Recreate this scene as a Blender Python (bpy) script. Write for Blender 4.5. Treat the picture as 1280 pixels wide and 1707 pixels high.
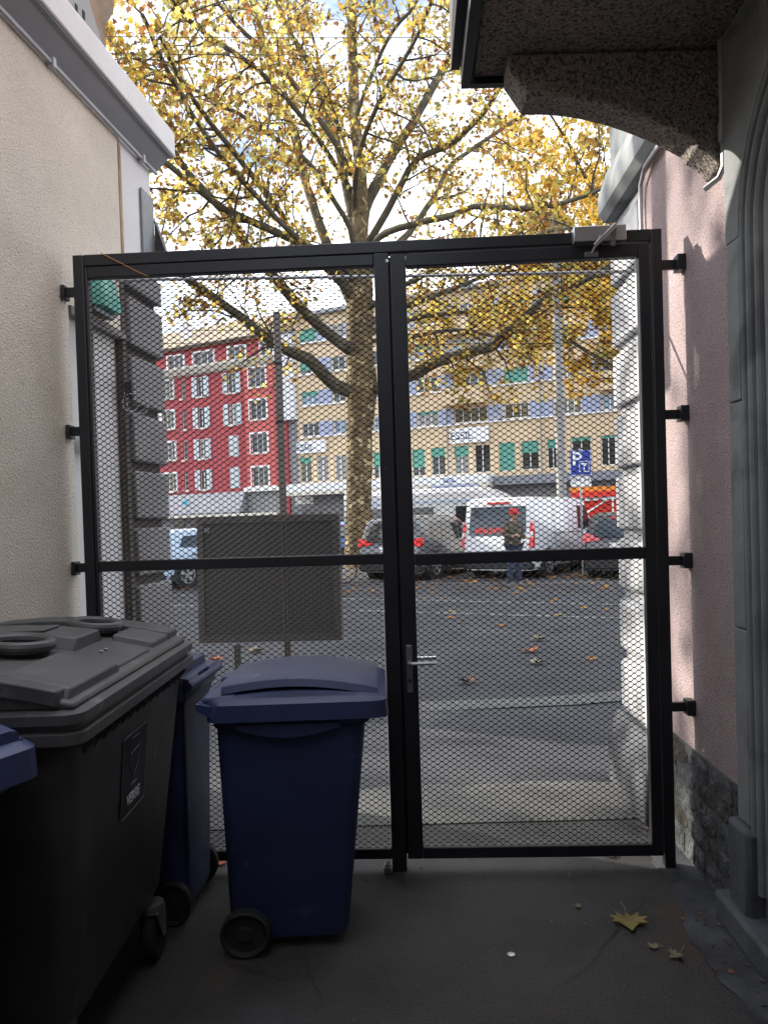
import bpy, math, random
import numpy as np
from mathutils import Vector, Matrix

for o in list(bpy.data.objects):
    bpy.data.objects.remove(o)
SC = bpy.context.scene
COL = SC.collection
R = math.radians
random.seed(7)

# ------------------------------------------------------------------ camera, sky, sun, exposure
FPX, PX0, PY0 = 1290.0, 640.0, 893.0
CAMZ, PITCH, ROLL = 1.554, R(-1.24), R(1.77)
cp, sp, cr_, sr_ = math.cos(PITCH), math.sin(PITCH), math.cos(ROLL), math.sin(ROLL)
FW = Vector((0, cp, sp)); r0 = Vector((1, 0, 0)); u0 = Vector((0, -sp, cp))
RT = r0 * cr_ - u0 * sr_; UP = r0 * sr_ + u0 * cr_
cam = bpy.data.cameras.new('camera')
cam.sensor_fit = 'VERTICAL'; cam.sensor_height = 24.0; cam.lens = 24.0 * FPX / 1707.0
cam.shift_y = 39.5 / 1707.0
cam.clip_start = 0.05; cam.clip_end = 900
camo = bpy.data.objects.new('camera', cam); COL.objects.link(camo)
M4 = Matrix.Identity(4)
for i in range(3):
    M4[i][0] = RT[i]; M4[i][1] = UP[i]; M4[i][2] = -FW[i]
M4.translation = Vector((0, 0, CAMZ))
camo.matrix_world = M4
SC.camera = camo

SUN_AZ = (-0.897, 0.442)          # horizontal direction towards the sun
SUN_EL = R(25)
world = bpy.data.worlds.new('World'); SC.world = world; world.use_nodes = True
nt = world.node_tree; nt.nodes.clear()
wo = nt.nodes.new('ShaderNodeOutputWorld'); bg = nt.nodes.new('ShaderNodeBackground')
sky = nt.nodes.new('ShaderNodeTexSky'); sky.sky_type = 'NISHITA'; sky.sun_disc = False
sky.sun_elevation = SUN_EL; sky.sun_rotation = math.atan2(SUN_AZ[0], SUN_AZ[1])
sky.air_density = 1.0; sky.dust_density = 1.5; sky.ozone_density = 1.5
tcw = nt.nodes.new('ShaderNodeTexCoord')
mpw = nt.nodes.new('ShaderNodeMapping'); mpw.inputs['Scale'].default_value = (1, 1, 2.2)
nzw = nt.nodes.new('ShaderNodeTexNoise'); nzw.inputs['Scale'].default_value = 2.6
nzw.inputs['Detail'].default_value = 8; nzw.inputs['Roughness'].default_value = 0.55
rpw = nt.nodes.new('ShaderNodeValToRGB')
rpw.color_ramp.elements[0].position = 0.38; rpw.color_ramp.elements[1].position = 0.58
mxw = nt.nodes.new('ShaderNodeMixRGB')
mxw.inputs['Color2'].default_value = (12.6, 13.0, 13.8, 1)       # sunlit cloud
nt.links.new(tcw.outputs['Generated'], mpw.inputs['Vector'])
nt.links.new(mpw.outputs['Vector'], nzw.inputs['Vector'])
nt.links.new(nzw.outputs['Fac'], rpw.inputs['Fac'])
nt.links.new(rpw.outputs['Color'], mxw.inputs['Fac'])
nt.links.new(sky.outputs['Color'], mxw.inputs['Color1'])
nt.links.new(mxw.outputs['Color'], bg.inputs['Color'])
bg.inputs['Strength'].default_value = 0.13
nt.links.new(bg.outputs['Background'], wo.inputs['Surface'])

sl = bpy.data.lights.new('sun', 'SUN'); sl.energy = 4.0; sl.angle = R(0.5); sl.color = (1.0, 0.93, 0.82)
so = bpy.data.objects.new('sun', sl); COL.objects.link(so)
sd = Vector((SUN_AZ[0] * math.cos(SUN_EL), SUN_AZ[1] * math.cos(SUN_EL), math.sin(SUN_EL)))
so.rotation_euler = sd.to_track_quat('Z', 'Y').to_euler(); so.location = (-20, 10, 20)

SC.view_settings.view_transform = 'Standard'; SC.view_settings.look = 'None'
SC.view_settings.gamma = 1; SC.view_settings.use_curve_mapping = False
SC.view_settings.exposure = 1.08
SC.render.engine = 'CYCLES'
SC.cycles.max_bounces = 6; SC.cycles.diffuse_bounces = 4; SC.cycles.glossy_bounces = 3
SC.cycles.transmission_bounces = 4; SC.cycles.transparent_max_bounces = 8

# ------------------------------------------------------------------ helpers
def ray(px, py):
    return FW + RT * ((px - PX0) / FPX) + UP * ((PY0 - py) / FPX)
def at(px, py, Y):
    d = ray(px, py); return Vector((0, 0, CAMZ)) + d * (Y / d.y)
def gnd(px, py, z=0.0):
    d = ray(px, py); return Vector((0, 0, CAMZ)) + d * ((z - CAMZ) / d.z)

class MB:
    def __init__(s): s.v = []; s.f = []; s.m = []
    def add(s, vs, fs, fn=None, mi=0):
        b = len(s.v)
        for p in vs:
            s.v.append(tuple(fn(*p)) if fn else tuple(p))
        for f in fs:
            s.f.append(tuple(b + i for i in f)); s.m.append(mi)
    def box(s, x0, x1, y0, y1, z0, z1, fn=None, mi=0):
        s.add([(x0,y0,z0),(x1,y0,z0),(x1,y1,z0),(x0,y1,z0),(x0,y0,z1),(x1,y0,z1),(x1,y1,z1),(x0,y1,z1)],
              [(0,3,2,1),(4,5,6,7),(0,1,5,4),(1,2,6,5),(2,3,7,6),(3,0,4,7)], fn, mi)
        return s
    def prism(s, pts, a0, a1, fn, mi=0):
        """pts: 2-D outline (p,q); extruded a0..a1; fn(a,p,q) -> xyz"""
        n = len(pts)
        vs = [(a0, p, q) for p, q in pts] + [(a1, p, q) for p, q in pts]
        fs = [tuple(range(n - 1, -1, -1)), tuple(range(n, 2 * n))]
        fs += [(i, (i + 1) % n, n + (i + 1) % n, n + i) for i in range(n)]
        s.add(vs, fs, fn, mi); return s
    def loft(s, rings, fn=None, cap=True, mi=0):
        n = len(rings[0]); vs = [p for r in rings for p in r]; fs = []
        for k in range(len(rings) - 1):
            for i in range(n):
                j = (i + 1) % n
                fs.append((k*n+i, k*n+j, (k+1)*n+j, (k+1)*n+i))
        if cap:
            fs.append(tuple(range(n - 1, -1, -1))); fs.append(tuple((len(rings)-1)*n + i for i in range(n)))
        s.add(vs, fs, fn, mi); return s
    def tube(s, path, r, n=8, fn=None, mi=0, cap=True):
        P = [Vector(p) for p in path]; rs = r if hasattr(r, '__len__') else [r] * len(P)
        rings = []; t0 = (P[1] - P[0]).normalized()
        a = t0.cross(Vector((0, 0, 1)))
        if a.length < 0.1: a = t0.cross(Vector((1, 0, 0)))
        a.normalize()
        for i, p in enumerate(P):
            t = (P[min(i + 1, len(P) - 1)] - P[max(i - 1, 0)])
            if t.length < 1e-9: t = t0
            t.normalize()
            a = (a - t * a.dot(t))
            if a.length < 1e-6: a = t.orthogonal()
            a.normalize(); b = t.cross(a)
            rings.append([tuple(p + (a * math.cos(2*math.pi*k/n) + b * math.sin(2*math.pi*k/n)) * rs[i]) for k in range(n)])
        s.loft(rings, fn, cap, mi); return s
    def disc(s, c, ax, r, h, n=20, prof=None, mi=0):
        """lathe round axis ax at c; prof = [(radius, offset)]"""
        c = Vector(c); ax = Vector(ax).normalized(); a = ax.orthogonal().normalized(); b = ax.cross(a)
        prof = prof or [(r, -h/2), (r, h/2)]
        rings = [[tuple(c + ax * o + (a*math.cos(2*math.pi*k/n) + b*math.sin(2*math.pi*k/n)) * rr) for k in range(n)] for rr, o in prof]
        s.loft(rings, None, True, mi); return s
    def torus(s, c, ax, R0, r, n=28, m=8, a0=0.0, a1=2*math.pi, mi=0):
        c = Vector(c); ax = Vector(ax).normalized(); a = ax.orthogonal().normalized(); b = ax.cross(a)
        path = [c + (a*math.cos(a0+(a1-a0)*k/n) + b*math.sin(a0+(a1-a0)*k/n)) * R0 for k in range(n + 1)]
        s.tube(path, r, m, None, mi, True); return s
    def mesh(s, name, mats, angle=35, smooth=True):
        me = bpy.data.meshes.new(name)
        me.from_pydata(s.v, [], s.f)
        mats = mats if isinstance(mats, (list, tuple)) else [mats]
        for m in mats: me.materials.append(m)
        if len(mats) > 1: me.polygons.foreach_set('material_index', s.m)
        if smooth:
            me.polygons.foreach_set('use_smooth', [True] * len(me.polygons))
            me.set_sharp_from_angle(angle=R(angle))
        me.update(); return me
    def build(s, name, mats, parent=None, local=False, bevel=0, angle=35, smooth=True, seg=2):
        o = bpy.data.objects.new(name, s.mesh(name, mats, angle, smooth)); link(o, parent, local)
        if bevel: add_bevel(o, bevel, seg)
        return o
def add_bevel(o, w, seg=2):
    b = o.modifiers.new('bevel', 'BEVEL'); b.width = w; b.segments = seg; b.limit_method = 'ANGLE'; b.angle_limit = R(40)
    b.harden_normals = False
def link(o, parent=None, local=False):
    COL.objects.link(o)
    if parent is not None:
        o.parent = parent
        if not local:
            if parent.parent is None and parent.type == 'EMPTY':
                o.matrix_parent_inverse = parent.matrix_basis.inverted()
    return o
def thing(name, label, cat, loc=(0, 0, 0), rz=0.0, group=None):
    o = bpy.data.objects.new(name, None); COL.objects.link(o)
    o.location = loc; o.rotation_euler = (0, 0, rz); o.empty_display_size = 0.1
    o['label'] = label; o['category'] = cat
    if group: o['group'] = group
    return o
def tag(o, label, cat, group=None):
    o['label'] = label; o['category'] = cat
    if group: o['group'] = group
    return o
def struct(o): o['kind'] = 'structure'; return o
def stuff(o): o['kind'] = 'stuff'; return o
def kids(o): return [c for c in bpy.data.objects if c.parent == o]
def copy_tree(o, parent=None):
    c = o.copy(); COL.objects.link(c)
    if parent: c.parent = parent
    for ch in kids(o): copy_tree(ch, c)
    return c
def text_mesh(txt, size, mat, depth=0.002, bold=0.0):
    cu = bpy.data.curves.new('lettering', 'FONT'); cu.body = txt; cu.size = size; cu.extrude = depth; cu.offset = bold
    cu.align_x = 'CENTER'; cu.align_y = 'CENTER'; cu.resolution_u = 3
    t = bpy.data.objects.new('lettering', cu); COL.objects.link(t)
    me = bpy.data.meshes.new_from_object(t.evaluated_get(bpy.context.evaluated_depsgraph_get()))
    bpy.data.objects.remove(t); me.materials.clear(); me.materials.append(mat); return me
def put_text(txt, size, mat, origin, xd, yd, parent, name='lettering', depth=0.002, bold=0.0, local=False, sx=1.0):
    me = text_mesh(txt, size, mat, depth, bold)
    xd = Vector(xd).normalized(); yd = Vector(yd).normalized(); zd = xd.cross(yd)
    M = Matrix(((xd.x*sx, yd.x, zd.x, origin[0]), (xd.y*sx, yd.y, zd.y, origin[1]), (xd.z*sx, yd.z, zd.z, origin[2]), (0, 0, 0, 1)))
    me.transform(M)
    o = bpy.data.objects.new(name, me); return link(o, parent, local)

# ------------------------------------------------------------------ materials
def mat(name, col, rough=0.8, metal=0.0, var=0.0, vscale=3.0, bump=0.0, bscale=60.0, col2=None, stain=None, spec=0.5, detail=6, coat=0.0, aniso=None, bdist=0.01):
    m = bpy.data.materials.new(name); m.use_nodes = True
    N = m.node_tree.nodes; L = m.node_tree.links; bs = N['Principled BSDF']
    bs.inputs['Roughness'].default_value = rough; bs.inputs['Metallic'].default_value = metal
    bs.inputs['Specular IOR Level'].default_value = spec; bs.inputs['Coat Weight'].default_value = coat
    c = (*col, 1); bs.inputs['Base Color'].default_value = c
    tc = N.new('ShaderNodeTexCoord'); vec = tc.outputs['Object']
    if aniso:
        mp = N.new('ShaderNodeMapping'); mp.inputs['Scale'].default_value = aniso; L.new(vec, mp.inputs['Vector']); vec = mp.outputs['Vector']
    last = None
    if var > 0 or col2:
        nz = N.new('ShaderNodeTexNoise'); nz.inputs['Scale'].default_value = vscale; nz.inputs['Detail'].default_value = detail
        nz.inputs['Roughness'].default_value = 0.6
        L.new(vec, nz.inputs['Vector'])
        rp = N.new('ShaderNodeValToRGB'); rp.color_ramp.elements[0].position = 0.33; rp.color_ramp.elements[1].position = 0.67
        c2 = col2 or tuple(min(1, x * (1 + var)) for x in col)
        c1 = col if col2 else tuple(x * (1 - var) for x in col)
        rp.color_ramp.elements[0].color = (*c1, 1); rp.color_ramp.elements[1].color = (*c2, 1)
        L.new(nz.outputs['Fac'], rp.inputs['Fac']); last = rp.outputs['Color']
    if stain:      # (colour, scale, threshold)
        n2 = N.new('ShaderNodeTexNoise'); n2.inputs['Scale'].default_value = stain[1]; n2.inputs['Detail'].default_value = 7
        n2.inputs['Distortion'].default_value = 0.6
        L.new(vec, n2.inputs['Vector'])
        r2 = N.new('ShaderNodeValToRGB'); r2.color_ramp.elements[0].position = stain[2]; r2.color_ramp.elements[1].position = min(1, stain[2] + 0.12)
        L.new(n2.outputs['Fac'], r2.inputs['Fac'])
        mx = N.new('ShaderNodeMixRGB'); L.new(r2.outputs['Color'], mx.inputs['Fac'])
        if last: L.new(last, mx.inputs['Color1'])
        else: mx.inputs['Color1'].default_value = c
        mx.inputs['Color2'].default_value = (*stain[0], 1); last = mx.outputs['Color']
    if last: L.new(last, bs.inputs['Base Color'])
    if bump > 0:
        nb = N.new('ShaderNodeTexNoise'); nb.inputs['Scale'].default_value = bscale; nb.inputs['Detail'].default_value = 5
        L.new(tc.outputs['Object'], nb.inputs['Vector'])
        bp = N.new('ShaderNodeBump'); bp.inputs['Strength'].default_value = bump; bp.inputs['Distance'].default_value = bdist
        L.new(nb.outputs['Fac'], bp.inputs['Height']); L.new(bp.outputs['Normal'], bs.inputs['Normal'])
    return m

def speckled(name, base, dark, scale, thr, rough=0.9, bump=0.6, lightc=None, var=0.12, stain=None):
    """rendered plaster or granite: base colour with scattered grains of another colour"""
    m = mat(name, base, rough, var=var, vscale=1.7, stain=stain, bump=bump, bscale=scale * 0.8, bdist=0.012)
    N = m.node_tree.nodes; L = m.node_tree.links; bs = N['Principled BSDF']
    src = bs.inputs['Base Color'].links[0].from_socket
    tc = [n for n in N if n.type == 'TEX_COORD'][0]
    nz = N.new('ShaderNodeTexNoise'); nz.inputs['Scale'].default_value = scale; nz.inputs['Detail'].default_value = 2
    L.new(tc.outputs['Object'], nz.inputs['Vector'])
    rp = N.new('ShaderNodeValToRGB'); rp.color_ramp.elements[0].position = thr; rp.color_ramp.elements[1].position = thr + 0.05
    L.new(nz.outputs['Fac'], rp.inputs['Fac'])
    mx = N.new('ShaderNodeMixRGB'); L.new(rp.outputs['Color'], mx.inputs['Fac']); L.new(src, mx.inputs['Color1']); mx.inputs['Color2'].default_value = (*dark, 1)
    out = mx.outputs['Color']
    if lightc:
        n3 = N.new('ShaderNodeTexNoise'); n3.inputs['Scale'].default_value = scale * 1.6; n3.inputs['Detail'].default_value = 1
        L.new(tc.outputs['Object'], n3.inputs['Vector'])
        r3 = N.new('ShaderNodeValToRGB'); r3.color_ramp.elements[0].position = 0.58; r3.color_ramp.elements[1].position = 0.63
        L.new(n3.outputs['Fac'], r3.inputs['Fac'])
        m3 = N.new('ShaderNodeMixRGB'); L.new(r3.outputs['Color'], m3.inputs['Fac']); L.new(out, m3.inputs['Color1']); m3.inputs['Color2'].default_value = (*lightc, 1)
        out = m3.outputs['Color']
    L.new(out, bs.inputs['Base Color'])
    return m

def leafmat(name, cols, trans=0.55):
    m = bpy.data.materials.new(name); m.use_nodes = True
    N = m.node_tree.nodes; L = m.node_tree.links; N.clear()
    out = N.new('ShaderNodeOutputMaterial'); geo = N.new('ShaderNodeNewGeometry')
    rp = N.new('ShaderNodeValToRGB'); rp.color_ramp.interpolation = 'LINEAR'
    el = rp.color_ramp.elements
    el[0].position = 0; el[0].color = (*cols[0], 1); el[1].position = 1; el[1].color = (*cols[-1], 1)
    for i, c in enumerate(cols[1:-1]):
        e = el.new((i + 1) / (len(cols) - 1)); e.color = (*c, 1)
    L.new(geo.outputs['Random Per Island'], rp.inputs['Fac'])
    d = N.new('ShaderNodeBsdfDiffuse'); t = N.new('ShaderNodeBsdfTranslucent'); mx = N.new('ShaderNodeMixShader')
    mx.inputs['Fac'].default_value = trans
    L.new(rp.outputs['Color'], d.inputs['Color']); L.new(rp.outputs['Color'], t.inputs['Color'])
    L.new(d.outputs['BSDF'], mx.inputs[1]); L.new(t.outputs['BSDF'], mx.inputs[2]); L.new(mx.outputs['Shader'], out.inputs['Surface'])
    return m

Mt = {}
Mt['plaster'] = speckled('cream_roughcast', (0.74, 0.68, 0.575), (0.54, 0.48, 0.395), 150, 0.60, bump=0.55, var=0.10, stain=((0.64, 0.57, 0.46), 1.2, 0.57))
Mt['smooth'] = mat('smooth_white_render', (0.72, 0.72, 0.71), 0.85, var=0.07, vscale=1.2, bump=0.15, bscale=40, stain=((0.45, 0.44, 0.42), 1.1, 0.62))
Mt['pink'] = speckled('pink_roughcast', (0.42, 0.33, 0.335), (0.17, 0.125, 0.135), 170, 0.585, bump=1.0, stain=((0.34, 0.265, 0.27), 1.6, 0.56))
Mt['quoin'] = mat('grey_quoin_render', (0.24, 0.235, 0.235), 0.9, var=0.12, vscale=2.5, bump=0.4, bscale=120)
Mt['quoin_r'] = mat('pale_grey_quoin_render', (0.40, 0.41, 0.43), 0.85, var=0.12, vscale=2.0, bump=0.3, bscale=120, stain=((0.24, 0.25, 0.27), 2.2, 0.56))
Mt['groove'] = mat('dark_joint_mortar', (0.10, 0.085, 0.075), 0.95, var=0.2, vscale=8)
Mt['concrete_fascia'] = mat('painted_concrete_fascia', (0.76, 0.75, 0.73), 0.8, var=0.06, vscale=2, bump=0.2, bscale=30, stain=((0.36, 0.35, 0.33), 9, 0.71))
Mt['soffit'] = mat('grey_soffit_paint', (0.30, 0.31, 0.33), 0.8, var=0.08, vscale=2)
Mt['stone'] = mat('grey_limestone', (0.20, 0.215, 0.22), 0.75, var=0.25, vscale=2.2, bump=0.3, bscale=50, stain=((0.10, 0.108, 0.112), 2.6, 0.54))
Mt['basestone'] = mat('shade_darkened_limestone', (0.10, 0.108, 0.12), 0.8, var=0.3, vscale=3, bump=0.4, bscale=40, stain=((0.06, 0.063, 0.07), 3, 0.52))  # limestone painted darker for the shade low on the wall
Mt['granite'] = speckled('dark_granite', (0.25, 0.22, 0.195), (0.085, 0.078, 0.074), 70, 0.52, bump=1.0, lightc=(0.38, 0.34, 0.30))
Mt['rubble'] = mat('rubble_stone', (0.085, 0.092, 0.098), 0.9, var=0.5, vscale=11, bump=1.0, bscale=22, bdist=0.05, stain=((0.05, 0.055, 0.045), 5, 0.58))
Mt['rubble2'] = mat('brown_rubble_stone', (0.065, 0.062, 0.056), 0.9, var=0.5, vscale=11, bump=1.0, bscale=22, bdist=0.05, stain=((0.06, 0.065, 0.045), 5, 0.56))
Mt['mortar'] = mat('grey_mortar', (0.085, 0.087, 0.09), 0.95, var=0.3, vscale=6, bump=0.8, bscale=40)
Mt['asphalt'] = mat('worn_asphalt', (0.044, 0.045, 0.051), 0.9, var=0.3, vscale=0.9, bump=0.7, bscale=150, stain=((0.075, 0.074, 0.076), 0.55, 0.57))
Mt['pave'] = mat('pavement_asphalt', (0.050, 0.051, 0.058), 0.9, var=0.25, vscale=1.4, bump=0.6, bscale=200, stain=((0.095, 0.093, 0.09), 1.3, 0.56))
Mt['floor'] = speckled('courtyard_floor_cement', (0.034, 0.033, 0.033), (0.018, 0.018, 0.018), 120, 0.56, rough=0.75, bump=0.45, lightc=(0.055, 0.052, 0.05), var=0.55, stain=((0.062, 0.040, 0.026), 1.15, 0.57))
Mt['floor_edge'] = mat('pale_cement_skirt', (0.060, 0.064, 0.072), 0.85, var=0.4, vscale=5, bump=0.5, bscale=60, stain=((0.034, 0.034, 0.036), 4, 0.47))
Mt['threshold'] = mat('threshold_concrete', (0.105, 0.103, 0.098), 0.9, var=0.22, vscale=2.5, bump=0.4, bscale=100, stain=((0.065, 0.06, 0.05), 2.5, 0.55))
Mt['kerb'] = mat('kerb_granite', (0.10, 0.10, 0.10), 0.9, var=0.25, vscale=6, bump=0.4, bscale=80)
Mt['paint'] = mat('worn_road_paint', (0.19, 0.19, 0.185), 0.85, var=0.3, vscale=8, stain=((0.065, 0.065, 0.07), 5, 0.47))
Mt['steel'] = mat('black_powder_coat', (0.012, 0.013, 0.017), 0.45, var=0.25, vscale=4, bump=0.08, bscale=200, stain=((0.045, 0.040, 0.036), 22, 0.68))
Mt['meshsteel'] = mat('black_mesh_steel', (0.014, 0.014, 0.016), 0.5)
Mt['alu'] = mat('brushed_aluminium', (0.55, 0.55, 0.56), 0.38, metal=0.85, var=0.06, vscale=10)
Mt['darkalu'] = mat('dull_metal', (0.22, 0.22, 0.23), 0.45, metal=0.7, var=0.15, vscale=12)
Mt['galv'] = mat('galvanised_pipe', (0.42, 0.43, 0.45), 0.5, metal=0.5, var=0.15, vscale=6)
Mt['blue'] = mat('blue_bin_plastic', (0.027, 0.037, 0.108), 0.46, var=0.25, vscale=3, bump=0.08, bscale=250, stain=((0.10, 0.11, 0.19), 9, 0.635))
Mt['greyplastic'] = mat('charcoal_bin_plastic', (0.070, 0.071, 0.073), 0.48, var=0.3, vscale=3, bump=0.1, bscale=250, stain=((0.15, 0.145, 0.135), 8, 0.63))
Mt['rubber'] = mat('black_rubber', (0.012, 0.012, 0.012), 0.8, var=0.3, vscale=20)
Mt['sticker'] = mat('black_sticker', (0.008, 0.008, 0.012), 0.4)
Mt['stickerline'] = mat('grey_sticker_print', (0.16, 0.17, 0.22), 0.5)
Mt['white'] = mat('white_print', (0.75, 0.75, 0.75), 0.5)
Mt['boardback'] = mat('brown_grey_panel', (0.036, 0.033, 0.032), 0.7, var=0.12, vscale=1.5, bump=0.1, bscale=60)
Mt['boardframe'] = mat('dark_board_frame', (0.05, 0.045, 0.042), 0.6, var=0.15, vscale=5)
Mt['brownpost'] = mat('brown_grey_post', (0.13, 0.115, 0.105), 0.6, var=0.15, vscale=5)
Mt['lamppost'] = mat('grey_street_pole', (0.25, 0.245, 0.24), 0.6, metal=0.2, var=0.1, vscale=3)
Mt['bark'] = mat('plane_bark', (0.22, 0.165, 0.085), 0.95, col2=(0.05, 0.036, 0.022), vscale=4.5, bump=0.9, bscale=12, bdist=0.05, stain=((0.50, 0.42, 0.24), 4.0, 0.57))
Mt['branch'] = mat('plane_branch_bark', (0.085, 0.075, 0.052), 0.95, var=0.35, vscale=4, bump=0.5, bscale=20, stain=((0.20, 0.18, 0.115), 2.5, 0.60))
Mt['twig'] = mat('dark_twig', (0.055, 0.045, 0.032), 0.95, var=0.3, vscale=5)
Mt['leaf'] = leafmat('autumn_plane_leaf', [(0.10, 0.05, 0.025), (0.28, 0.13, 0.05), (0.58, 0.36, 0.07), (0.74, 0.60, 0.15), (0.72, 0.53, 0.11), (0.62, 0.57, 0.16), (0.38, 0.18, 0.06), (0.17, 0.09, 0.04), (0.44, 0.42, 0.13), (0.24, 0.23, 0.09)], 0.64)  # darker browns paint leaves in shade, mixed in at random
Mt['leaf_r'] = leafmat('golden_plane_leaf', [(0.24, 0.11, 0.03), (0.55, 0.31, 0.06), (0.70, 0.48, 0.09), (0.64, 0.38, 0.07), (0.72, 0.54, 0.12), (0.36, 0.33, 0.09), (0.20, 0.10, 0.04)], 0.55)
Mt['dryleaf'] = leafmat('dry_fallen_leaf', [(0.20, 0.09, 0.03), (0.34, 0.17, 0.05), (0.40, 0.24, 0.09), (0.30, 0.11, 0.04)], 0.15)
Mt['yleaf'] = mat('yellow_fallen_leaf', (0.27, 0.22, 0.05), 0.7, col2=(0.16, 0.11, 0.035), vscale=12)
Mt['grass'] = leafmat('grass_blade', [(0.05, 0.10, 0.02), (0.09, 0.15, 0.03), (0.14, 0.17, 0.05)], 0.4)
Mt['soil'] = mat('verge_soil', (0.09, 0.07, 0.045), 1.0, var=0.4, vscale=6)
Mt['redwall'] = mat('red_facade_paint', (0.37, 0.075, 0.085), 0.85, var=0.06, vscale=0.6)
Mt['redlight'] = mat('sunlit_red_bay_and_trim', (0.52, 0.125, 0.12), 0.85, var=0.06, vscale=0.6)  # sunlight on the bay put into a lighter red; mouldings share it
Mt['cream'] = mat('cream_stone_trim', (0.66, 0.63, 0.55), 0.8, var=0.05, vscale=1)
Mt['shutter'] = mat('pale_blue_grey_shutter', (0.52, 0.57, 0.60), 0.7)
Mt['frame_w'] = mat('white_window_frame', (0.75, 0.76, 0.77), 0.5)
Mt['pane'] = mat('dark_window_glass', (0.028, 0.032, 0.034), 0.08, spec=0.8)
Mt['pane_w'] = mat('warm_dark_window_glass', (0.07, 0.065, 0.04), 0.1, spec=0.8)
Mt['pane_c'] = mat('curtained_window_glass', (0.24, 0.24, 0.23), 0.15, var=0.4, vscale=3, aniso=(4, 4, .3))
Mt['pane_s'] = mat('sky_painted_glass', (0.20, 0.27, 0.36), 0.1, var=0.3, vscale=1)  # reflection of the sky put into the base colour
Mt['joint'] = mat('ochre_joint_filler', (0.36, 0.26, 0.15), 0.9, var=0.25, vscale=9)
Mt['tile'] = mat('beige_roof_tile', (0.42, 0.35, 0.26), 0.9, var=0.15, vscale=2)
Mt['yellow'] = mat('peach_facade_paint', (0.60, 0.47, 0.315), 0.85, var=0.05, vscale=0.4)
Mt['soff_y'] = mat('ochre_soffit_paint', (0.55, 0.34, 0.15), 0.85)
Mt['bluepanel'] = mat('blue_grey_panel', (0.33, 0.37, 0.50), 0.7, var=0.04, vscale=1)
Mt['blind'] = mat('green_roller_blind', (0.10, 0.30, 0.24), 0.7, var=0.05, vscale=1)
Mt['tower'] = mat('white_stair_render', (0.66, 0.66, 0.68), 0.85, var=0.05, vscale=0.5)
Mt['signw'] = mat('white_sign_panel', (0.78, 0.80, 0.83), 0.4)
Mt['ink'] = mat('dark_navy_ink', (0.02, 0.025, 0.07), 0.5)
Mt['shop'] = mat('grey_shopfront', (0.24, 0.24, 0.25), 0.7, var=0.15, vscale=0.5)
Mt['awn'] = mat('grey_awning', (0.23, 0.24, 0.27), 0.8, var=0.08, vscale=1)
Mt['signblue'] = mat('traffic_sign_blue', (0.015, 0.04, 0.28), 0.35)
Mt['vanwhite'] = mat('white_car_paint', (0.60, 0.61, 0.63), 0.28, var=0.03, vscale=1, coat=0.4)
Mt['suvgrey'] = mat('metallic_grey_car_paint', (0.12, 0.125, 0.135), 0.25, metal=0.4, coat=0.5)
Mt['cardark'] = mat('black_car_paint', (0.035, 0.036, 0.042), 0.22, coat=0.5)
Mt['carblue'] = mat('pale_blue_car_paint', (0.45, 0.55, 0.68), 0.25, coat=0.5)
Mt['cladding'] = mat('black_car_cladding', (0.018, 0.018, 0.018), 0.6)
Mt['carglass'] = mat('tinted_car_glass', (0.022, 0.028, 0.035), 0.05, spec=0.9)
Mt['taillight'] = mat('red_tail_lamp', (0.55, 0.012, 0.015), 0.15, coat=0.6)
Mt['tail_w'] = mat('clear_lamp_lens', (0.62, 0.58, 0.56), 0.15)
Mt['rim'] = mat('alloy_rim', (0.55, 0.55, 0.56), 0.3, metal=0.8)
Mt['plate'] = mat('number_plate_white', (0.7, 0.7, 0.68), 0.5)
Mt['redfab'] = mat('red_tarpaulin', (0.68, 0.035, 0.02), 0.55, var=0.1, vscale=3)
Mt['redfab_sunlit'] = mat('sunlit_red_tarpaulin', (0.80, 0.26, 0.03), 0.55)  # red cloth in the sun, the lit look put into its colour
Mt['redtext'] = mat('red_lettering', (0.60, 0.03, 0.03), 0.5)
Mt['skin'] = mat('skin', (0.42, 0.24, 0.17), 0.6)
Mt['jacket'] = mat('dark_camouflage_cloth', (0.045, 0.040, 0.032), 0.9, col2=(0.14, 0.12, 0.085), vscale=9)
Mt['jeans'] = mat('dark_blue_denim', (0.030, 0.040, 0.075), 0.9, var=0.25, vscale=12)
Mt['cap'] = mat('red_cap_cloth', (0.50, 0.035, 0.04), 0.8)
Mt['hair'] = mat('dark_hair', (0.03, 0.02, 0.015), 0.7)
Mt['shoe'] = mat('grey_shoe', (0.12, 0.12, 0.13), 0.7)
Mt['greenglass'] = mat('green_translucent_plastic', (0.10, 0.45, 0.36), 0.3, spec=0.5)
Mt['greenglass'].node_tree.nodes['Principled BSDF'].inputs['Transmission Weight'].default_value = 0.25
Mt['orange'] = mat('orange_cord', (0.55, 0.30, 0.07), 0.7)
Mt['tan'] = mat('tan_terracotta', (0.32, 0.23, 0.16), 0.9, var=0.25, vscale=6, bump=0.4, bscale=30)
Mt['perf'] = mat('grey_sheet_metal', (0.27, 0.26, 0.25), 0.6, metal=0.3)

# ------------------------------------------------------------------ ground
def sheet(name, poly, z, m):
    me = bpy.data.meshes.new(name); me.from_pydata([(x, y, z) for x, y in poly], [], [tuple(range(len(poly)))])
    me.materials.append(m); o = bpy.data.objects.new(name, me); COL.objects.link(o); return struct(o)
sheet('ground', [(-300, -60), (300, -60), (300, 400), (-300, 400)], -0.012, Mt['asphalt'])
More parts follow.
